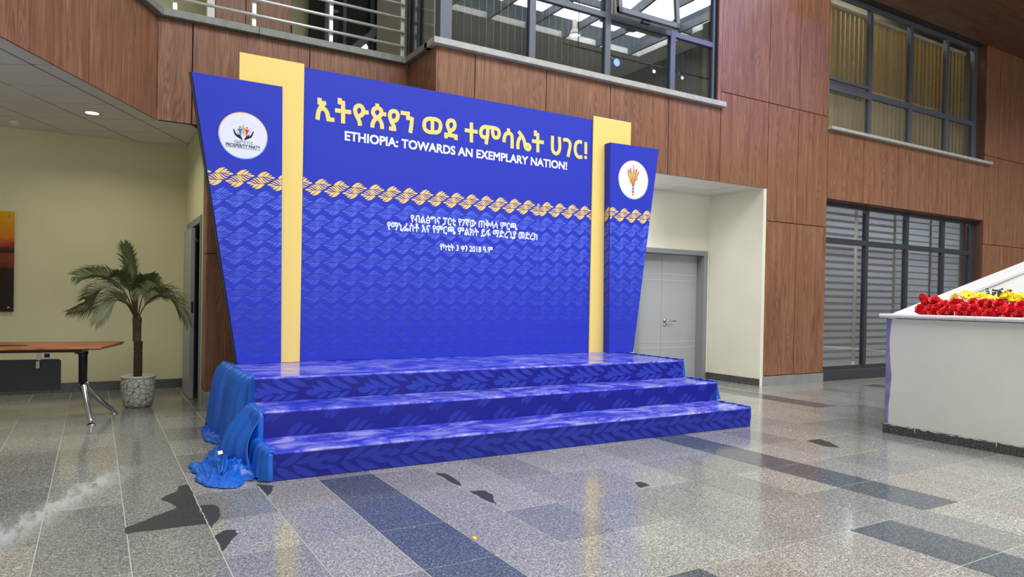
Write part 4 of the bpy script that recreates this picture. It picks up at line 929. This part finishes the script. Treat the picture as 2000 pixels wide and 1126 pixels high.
# ================================================================== PAINTING, SOCKET
pa = thing('wall_picture', 'frameless sunset photograph print on standoff bolts at the left edge', 'picture', (-1.5, 9.96, .97))
def sunset():
    t = NT('sunset_print'); p = t.pos(); sp = t.n('ShaderNodeSeparateXYZ'); t.l(p, sp.inputs[0])
    n = t.noise(t.mapping(p, (1.2, 1, 3.5)), 2.2, 4, .6); z = t.math('ADD', sp.outputs[2], t.math('MULTIPLY', t.math('SUBTRACT', n.outputs['Fac'], .5), .22))
    f = t.math('DIVIDE', t.math('SUBTRACT', z, .97), 1.16)
    c = t.ramp(f, [(.0, lin(20, 20, 20)), (.44, lin(24, 20, 18)), (.47, lin(120, 50, 34)), (.57, lin(126, 58, 34)), (.60, lin(40, 22, 18)), (.655, lin(70, 32, 22)), (.70, lin(176, 76, 30)), (.78, lin(206, 124, 22)), (1, lin(214, 168, 16))])
    t.l(c, t.b.inputs['Base Color']); t.set(Roughness=.12); return t.m
obj('print', B(-2.3, -.812, 9.955, 9.963, .972, 2.135), sunset(), pa)
for x in (-2.25, -.86):
    for z in (1.02, 2.085):
        b = MB().lathe([(0, .012), (.013, .011), (.014, 0), (.014, -.03)], (0, 0, 0), 14); b.v = [(x+v[0], 9.955-v[2], z+v[1]) for v in b.v]; obj('standoff_bolt', b, M['chrome'], pa)
so_ = thing('wall_socket', 'white wall socket low on the cream wall behind the table', 'socket', (-.478, 9.985, .45))
obj('plate', B(-.54, -.41, 9.978, 9.989, .41, .492), M['plastic_white'], so_, bevel=.003)
obj('outlet', B(-.51, -.455, 9.974, 9.979, .43, .475), M['black_metal'], so_)

# ================================================================== TABLE
tb = thing('office_table', 'brown veneer office table on splayed chrome legs in front of the cream wall', 'table', (-.7, 7.85, 0))
top = [(.056, 7.42), (.262, 8.17), (-1.75, 8.42), (-1.80, 7.53)]
obj('table_top', MB().prism([(x, y, .703) for x, y in top], (0, 0, .022)), M['table_wood'], tb, bevel=.006)
obj('edge_band', MB().prism([(x*.985-.01, y+(.012 if y < 7.8 else -.012), .697) for x, y in top], (0, 0, .0055)), M['black_metal'], tb)
obj('cable_flap', MB().prism([(-.53, 7.70, .7255), (-.86, 7.73, .7255), (-.85, 7.83, .7255), (-.52, 7.80, .7255)], (0, 0, .003)), M['black_metal'], tb)
ex = Vector((-.992, .124, 0)); ey = Vector((.124, .992, 0))
def leg_set(P, sgn):
    P = Vector(P)
    obj('frame_beam', MB().prism([tuple(P+ey*a+ex*b+Vector((0, 0, .655))) for a, b in ((-.03, -.02*sgn), (-.03, 1.6*sgn), (.03, 1.6*sgn), (.03, -.02*sgn))], (0, 0, .04)), M['black_metal'], tb) if sgn > 0 else None
    obj('bracket', MB().prism([tuple(P+ey*a+ex*b*sgn+Vector((0, 0, .66))) for a, b in ((-.28, -.03), (-.28, .03), (.28, .03), (.28, -.03))], (0, 0, .036)), M['black_metal'], tb, bevel=.004)
    obj('post', MB().tube([P+Vector((0, 0, .36)), P+Vector((0, 0, .62)), P+Vector((0, 0, .66))], [.036, .038, .046], 14), M['black_metal'], tb)
    f1 = P+Vector((.073, -.27, 0)) if sgn > 0 else P+Vector((-.10, -.27, 0)); f2 = P+Vector((.27, .348, 0)) if sgn > 0 else P+Vector((-.02, .348, 0))
    for f in (f1, f2):
        d = (f-P); lg = obj('leg', MB().tube([P+Vector((0, 0, .39))+d*.02, P+d*.10+Vector((0, 0, .33)), P+d*.55+Vector((0, 0, .16)), P+d*.93+Vector((0, 0, .045)), f+Vector((0, 0, .022))], [.030, .033, .026, .019, .015], 12), M['chrome'], tb)
        obj('foot', MB().lathe([(0, .026), (.014, .024), (.036, .010), (.04, 0), (0, 0)], tuple(f), 18), M['chrome'], lg)
leg_set((-.09, 7.75, 0), 1); leg_set((-1.55, 7.93, 0), -1)
obj('modesty_panel', MB().prism([(-.27, 7.90, .285), (-1.42, 8.04, .285), (-1.42, 8.04, .58), (-.285, 7.90, .58), (-.27, 7.90, .565)], (0, .016, 0)), M['panel_grey'], tb, bevel=.006)
cpn = obj('hanger_clip', MB().box(-.463, -.432, 7.890, 7.898, .575, .70), M['plastic_white'], tb)
obj('clip_tab', MB().box(-.468, -.440, 7.895, 7.918, .50, .565), M['plinth'], tb)

# ================================================================== PALM
pm_ = thing('potted_palm', 'artificial palm with feathery fronds in a white crackle pot', 'potted plant', (.405, 8.5, 0))
pot = MB().lathe([(0, 0), (.115, .0), (.135, .012), (.155, .08), (.166, .17), (.168, .25), (.164, .305), (.160, .312)], (.41, 8.5, 0), 40)
obj('pot', pot, M['crackle'], pm_)
obj('pot_rim', MB().lathe([(.159, .308), (.170, .314), (.172, .330), (.163, .338), (.150, .334), (.146, .30)], (.41, 8.5, 0), 40), M['ceramic'], pm_)
obj('soil', MB().lathe([(0, .305), (.148, .30)], (.41, 8.5, 0), 24), M['soil'], pm_)
tk = MB(); prof = []
for k in range(34):
    z = .29+k*.0125; prof.append((.040+.004*(k % 2)+random.uniform(-.002, .002), z))
tk.lathe(prof, (.405, 8.5, 0), 16); obj('trunk', tk, M['bark'], pm_)
sh = MB()
sh.lathe([(.040, .70), (.0415, .74), (.041, .80), (.043, .90), (.046, .94), (.040, .965), (.015, .97)], (.392, 8.5, 0), 14); obj('leaf_sheath', sh, M['sheath'], pm_)
FR = {'up': ([(.371, .92), (.337, 1.32), (.308, 1.547), (.262, 1.73)], -.05, .15, .085), 'ul': ([(.38, .92), (.231, 1.283), (.043, 1.40), (-.165, 1.388)], -.22, .16, .09), 'll': ([(.385, .92), (.232, 1.17), (.031, 1.12), (-.229, 1.009)], .18, .14, .08),
      'ml': ([(.39, .92), (.171, 1.256), (.015, 1.235), (-.087, 1.139)], .30, .15, .09), 'dl': ([(.385, .91), (.263, 1.127), (.142, 1.115), (.011, .914)], -.38, .15, .085), 'r': ([(.398, .92), (.487, 1.125), (.653, 1.205), (.872, .905)], -.12, .17, .10),
      'ur': ([(.389, .92), (.416, 1.252), (.493, 1.351), (.600, 1.40)], .25, .12, .08), 'mr': ([(.393, .92), (.455, 1.209), (.549, 1.262), (.71, 1.222)], .12, .13, .08), 'cu': ([(.38, .92), (.299, 1.285), (.237, 1.39), (.161, 1.42)], -.30, .13, .085),
      'cr': ([(.385, .92), (.392, 1.287), (.445, 1.365), (.53, 1.42)], -.34, .12, .08), 'bk': ([(.38, .92), (.36, 1.25), (.33, 1.36), (.30, 1.36)], .45, .13, .085), 'fr': ([(.38, .92), (.36, 1.22), (.37, 1.27), (.40, 1.20)], -.45, .14, .09)}
def bez(P, t):
    a, b, c, d = P; s = 1-t; return a*s**3+b*3*s*s*t+c*3*s*t*t+d*t**3
for nm, (pts, dy, ln, w_) in FR.items():
    C4 = [Vector((x, 8.5+dy*(k/3)**1.3, z)) for k, (x, z) in enumerate(pts)]
    # pass through the interior points
    q1 = (C4[1]*18-C4[0]*5*1.0-C4[2]*9+C4[3]*2)/6; q2 = (C4[2]*18-C4[3]*5-C4[1]*9+C4[0]*2)/6; K = [C4[0], q1, q2, C4[3]]
    b = MB(); b.tube([bez(K, t/16) for t in range(17)], [.0085*(1-t/16*.85) for t in range(17)], 6, True, 1)
    n = 52; rr = random.Random(nm)
    for i in range(n):
        t = .26+.74*i/(n-1); p = bez(K, t); d = (bez(K, min(1, t+.02))-bez(K, max(0, t-.02))).normalized()
        side = d.cross(Vector((0, 0, 1))); side = side.normalized() if side.length > .2 else d.cross(Vector((0, 1, 0))).normalized()
        sy = d.cross(Vector((0, 1, 0))); sy = sy.normalized() if sy.length > .1 else side
        if sy.dot(side) < 0: sy = -sy
        side = (side*.42+sy*.85).normalized()
        nup = side.cross(d).normalized()
        L = 1.38*ln*(.12+1.02*math.sin(math.pi*(t**1.2*.8+.12)))*rr.uniform(.85, 1.1)
        for sg in (1, -1):
            dr = (side*sg*.60+d*(.95+.4*t)+nup*rr.uniform(.0, .28)).normalized(); mid = p+dr*L*.55; tip = p+dr*L+Vector((0, 0, -L*rr.uniform(.14, .34))); wd = (dr.cross(nup)).normalized()*.0040
            fold = nup*.002
            b.add([p-wd*.4, p+wd*.4, mid+wd, mid-wd, tip, mid+fold], [(0, 5, 3), (0, 1, 5), (1, 2, 5), (3, 5, 4), (5, 2, 4)])
    obj('frond', b, [M['palm_pale'] if nm in ('ml', 'dl') else M['palm'], M['sheath']], pm_)

# ================================================================== PLANTER, PARAPET, FLOWERS
pt = thing('planter', 'large cream planter box with speckled granite coping and dark skirting', 'planter', (7.5, 2.5, 0))
PX = 6.63
obj('box_body', MB().box(PX+.101, 9.6, -1.5, 3.965, 0, 1.02).box(PX, PX+.1, -1.5, 3.965, 0, 1.112), M['planter_paint'], pt, bevel=.004)
obj('primer_strip', MB().prism([(PX-.0015, 3.962, .095), (PX-.0015, 3.962, 1.110)]+[(PX-.0015, 3.920+.012*math.sin(z*9)+.008*noise.noise(Vector((z*8, 0, 0))), z) for z in [1.11-.035*k for k in range(30)]], (.001, 0, 0)), M['violet'], pt, label='violet primer strip at the corner')
obj('violet_edge', B(PX+.002, 9.6, 3.965, 3.968, .09, 1.11), M['violet'], pt)
obj('skirting', B(PX-.012, PX+.0, -1.5, 3.978, 0, .088), M['skirt_stone'], pt, bevel=.002)
drip = MB()
for k in range(26):
    y = 3.95-k*.075+random.uniform(-.03, .03); h = random.uniform(.004, .013) if k % 9 != 4 else random.uniform(.03, .05)
    wv = random.uniform(.03, .08) if h < .03 else .004
    drip.prism([(PX-.0128, y-wv, .0885), (PX-.0128, y-wv*.7, .088-h*.7), (PX-.0128, y, .088-h), (PX-.0128, y+wv*.7, .088-h*.6), (PX-.0128, y+wv, .0885)], (.0006, 0, 0))
obj('paint_drips', drip, M['planter_paint'], pt, kind='stuff')
def coping_piece(y0, y1, z0, z1):
    pr = [(6.595, 1.118), (6.588, 1.126), (6.585, 1.137), (6.588, 1.148), (6.595, 1.157), (6.78, 1.157), (6.78, 1.118)]
    obj('coping', MB().prism([(x, y0, z) for x, z in pr], (0, y1-y0, 0)), M['marble'], pt)
coping_piece(3.155, 4.02, 0, 0); coping_piece(1.4, 3.151, 0, 0); coping_piece(-1.5, 1.396, 0, 0)
obj('soil', B(6.78, 9.6, -1.5, 3.96, 1.02, 1.125), M['soil'], pt)
pw = thing('stair_parapet', 'white sloping parapet with pale granite coping behind the flowers', 'parapet', (8, 4.05, 0), kind='structure')
zl = lambda x: 1.295+.2346*(x-7.774)
obj('wall', MB().prism([(7.06, 4.0, 0), (11.0, 4.0, 0), (11.0, 4.0, zl(11)-.04), (7.22, 4.0, zl(7.22)-.04), (7.06, 4.0, 1.11)], (0, .21, 0)), M['white'], pw)
obj('coping', MB().prism([(7.17, 3.985, zl(7.17)-.036), (11.0, 3.985, zl(11)-.036), (11.0, 3.985, zl(11)), (7.17, 3.985, zl(7.17))], (0, .25, 0)), M['marble'], pw, bevel=.003)
def petal(L, W, curl, ruf, rr, nu=2, nv_=3):
    vs = []; 
    for j in range(nv_+1):
        v = j/nv_
        for i in range(nu+1):
            u = i/nu*2-1; wd = W*(.25+.75*math.sin(min(1, v*1.05)*math.pi*.62)); vs.append(Vector((u*wd*.5, v*L, curl*v*v*L+ruf*rr.uniform(-1, 1)*v+.15*W*u*u*v)))
    fs = [(j*(nu+1)+i, j*(nu+1)+i+1, (j+1)*(nu+1)+i+1, (j+1)*(nu+1)+i) for j in range(nv_) for i in range(nu)]; return vs, fs
def flower_red(seed):
    rr = random.Random(seed); b = MB()
    for lay, (n, tilt, L) in enumerate(((9, .15, .050), (9, .55, .046), (8, .95, .040), (6, 1.25, .034))):
        for k in range(n):
            vs, fs = petal(L*rr.uniform(.85, 1.15), .034, .2, .006, rr); A = Matrix.Rotation(2*math.pi*(k+rr.random()*.6)/n, 4, 'Z') @ Matrix.Rotation(tilt+rr.uniform(-.15, .15), 4, 'X')
            b.add([A @ v+Vector((0, 0, .004*lay)) for v in vs], fs, None, 0, True)
    return b
def flower_yellow(seed):
    rr = random.Random(seed); b = MB()
    for n, tilt, L in ((15, .12, .050), (13, .4, .044)):
        for k in range(n):
            vs, fs = petal(L, .013, -.1, .001, rr, 2, 2); A = Matrix.Rotation(2*math.pi*(k+rr.random()*.3)/n, 4, 'Z') @ Matrix.Rotation(tilt, 4, 'X'); b.add([A @ v for v in vs], fs, None, 0, True)
    return b
red_me = [flower_red(k).mesh('petals', M['petal_red']) for k in range(4)]; yel_me = [flower_yellow(k).mesh('petals', M['petal_yellow']) for k in range(2)]
eye_me = MB().lathe([(0, .012), (.008, .010), (.012, .003)], (0, 0, 0), 10).mesh('flower_eye', M['daisy_eye'])
stem_me = MB().tube([(0, 0, -.16), (.004, 0, -.08), (0, 0, 0)], .0022, 5).mesh('stem', M['euca'])
rr = random.Random(3)
def flower(name, label, cat, group, meshes, eye, x, y, z, sc, tilt, az):
    t = thing(name, label, cat, (x, y, z), group); t.rotation_euler = (tilt, 0, az); t.scale = (sc, sc, sc)
    for nm, me in (('petals', rr.choice(meshes)), ('stem', stem_me))+((('flower_eye', eye_me),) if eye else ()):
        o = bpy.data.objects.new(nm, me); COL.objects.link(o); o.parent = t
RL_, RG = 'red artificial carnation heaped along the granite coping of the planter', 'red carnations in the planter'
YL_, YG = 'yellow artificial daisy between the red carnations and the white parapet', 'yellow daisies in the planter'
y = 3.73; k = 0
while y > 2.45:
    flower('red_carnation', RL_, 'flower', RG, red_me, False, 6.80+rr.uniform(-.015, .02), y, 1.195+rr.uniform(-.01, .02), rr.uniform(.95, 1.25), rr.uniform(.7, 1.3), -math.pi/2+rr.uniform(-.6, .6))
    flower('red_carnation', RL_, 'flower', RG, red_me, False, 6.86+rr.uniform(-.02, .02), y-.03, 1.235+rr.uniform(-.01, .035)-.01*(k % 3 == 0), rr.uniform(.95, 1.2), rr.uniform(.6, 1.2), -math.pi/2+rr.uniform(-.6, .6))
    flower('red_carnation', RL_, 'flower', RG, red_me, False, 6.79, y-.04, 1.168, 1.0, rr.uniform(.9, 1.4), -math.pi/2+rr.uniform(-.6, .6))
    if k % 3 == 0: flower('red_carnation', RL_, 'flower', RG, red_me, False, 6.92, y-.05, 1.255+rr.uniform(-.01, .03), 1.05, rr.uniform(.5, 1.1), -math.pi/2+rr.uniform(-.7, .7))
    y -= .078; k += 1
for x, y, z, s in ((6.84, 3.70, 1.262, 1.05), (6.86, 3.64, 1.275, 1.15), (6.85, 3.735, 1.305, .85), (6.85, 3.755, 1.33, .6)): flower('red_carnation', 'red artificial carnation in the tall tuft at the left end of the planter', 'flower', 'red carnations of the tall tuft', red_me, False, x, y, z, s, .9, -math.pi/2+rr.uniform(-.6, .6))
for k in range(17):
    y = 3.52-k*.066; flower('yellow_daisy', YL_, 'flower', YG, yel_me, True, 7.0+rr.uniform(-.05, .05), y, 1.325+rr.uniform(-.015, .03), rr.uniform(.95, 1.15), rr.uniform(.5, 1.1), math.pi/2+math.pi+rr.uniform(-.8, .8))
for k in range(7):
    y = 3.0-k*.085; flower('yellow_daisy', YL_, 'flower', YG, yel_me, True, 6.93+rr.uniform(-.02, .03), y, 1.305+rr.uniform(-.01, .02), rr.uniform(.95, 1.15), rr.uniform(.5, 1.0), math.pi*1.5+rr.uniform(-.8, .8))
for n_, (y, z, lab) in enumerate(((3.27, 1.395, 'thin grey green eucalyptus sprig leftmost above the yellow daisies'), (3.16, 1.375, 'grey green eucalyptus sprig in the middle above the yellow daisies'), (3.05, 1.37, 'low grey green eucalyptus sprig third along the daisies'), (2.92, 1.375, 'bushy grey green eucalyptus sprig at the right frame edge'))):
    t = thing('eucalyptus_sprig', lab, 'sprig', (7.12, y, 1.12), 'eucalyptus sprigs in the planter'); st_ = MB(); lv = MB()
    for q in range(4):
        a = rr.uniform(-.5, .5); top_ = Vector((7.12+rr.uniform(-.03, .03), y+a*.16, z+rr.uniform(-.035, .02))); base = Vector((7.12, y, 1.12)); st_.tube([base, base.lerp(top_, .5)+Vector((0, a*.02, .02)), top_], .0018, 5)
        for m in range(7):
            p = base.lerp(top_, .55+.45*m/6)
            for sg in (1, -1):
                r = rr.uniform(.007, .012); u = Vector((rr.uniform(-.4, .4), sg, rr.uniform(-.1, .7))).normalized(); v = u.cross(Vector((1, .2, .3))).normalized(); c = p+u*r; pts = [c+u*r*math.cos(i*math.pi/4)+v*r*math.sin(i*math.pi/4) for i in range(8)]; lv.add(pts, [tuple(range(8))])
    obj('stems', st_, M['euca'], t); obj('leaves', lv, M['euca'], t, kind='stuff')

ps = thing('paper_scrap', 'tiny yellow paper scrap on the dark granite strip', 'litter', (1.70, 3.18, 0))
obj('scrap', MB().prism([(1.690, 3.165, .0008), (1.708, 3.160, .0008), (1.716, 3.200, .0008), (1.700, 3.205, .0008)], (0, 0, .001)), M['petal_yellow'], ps)
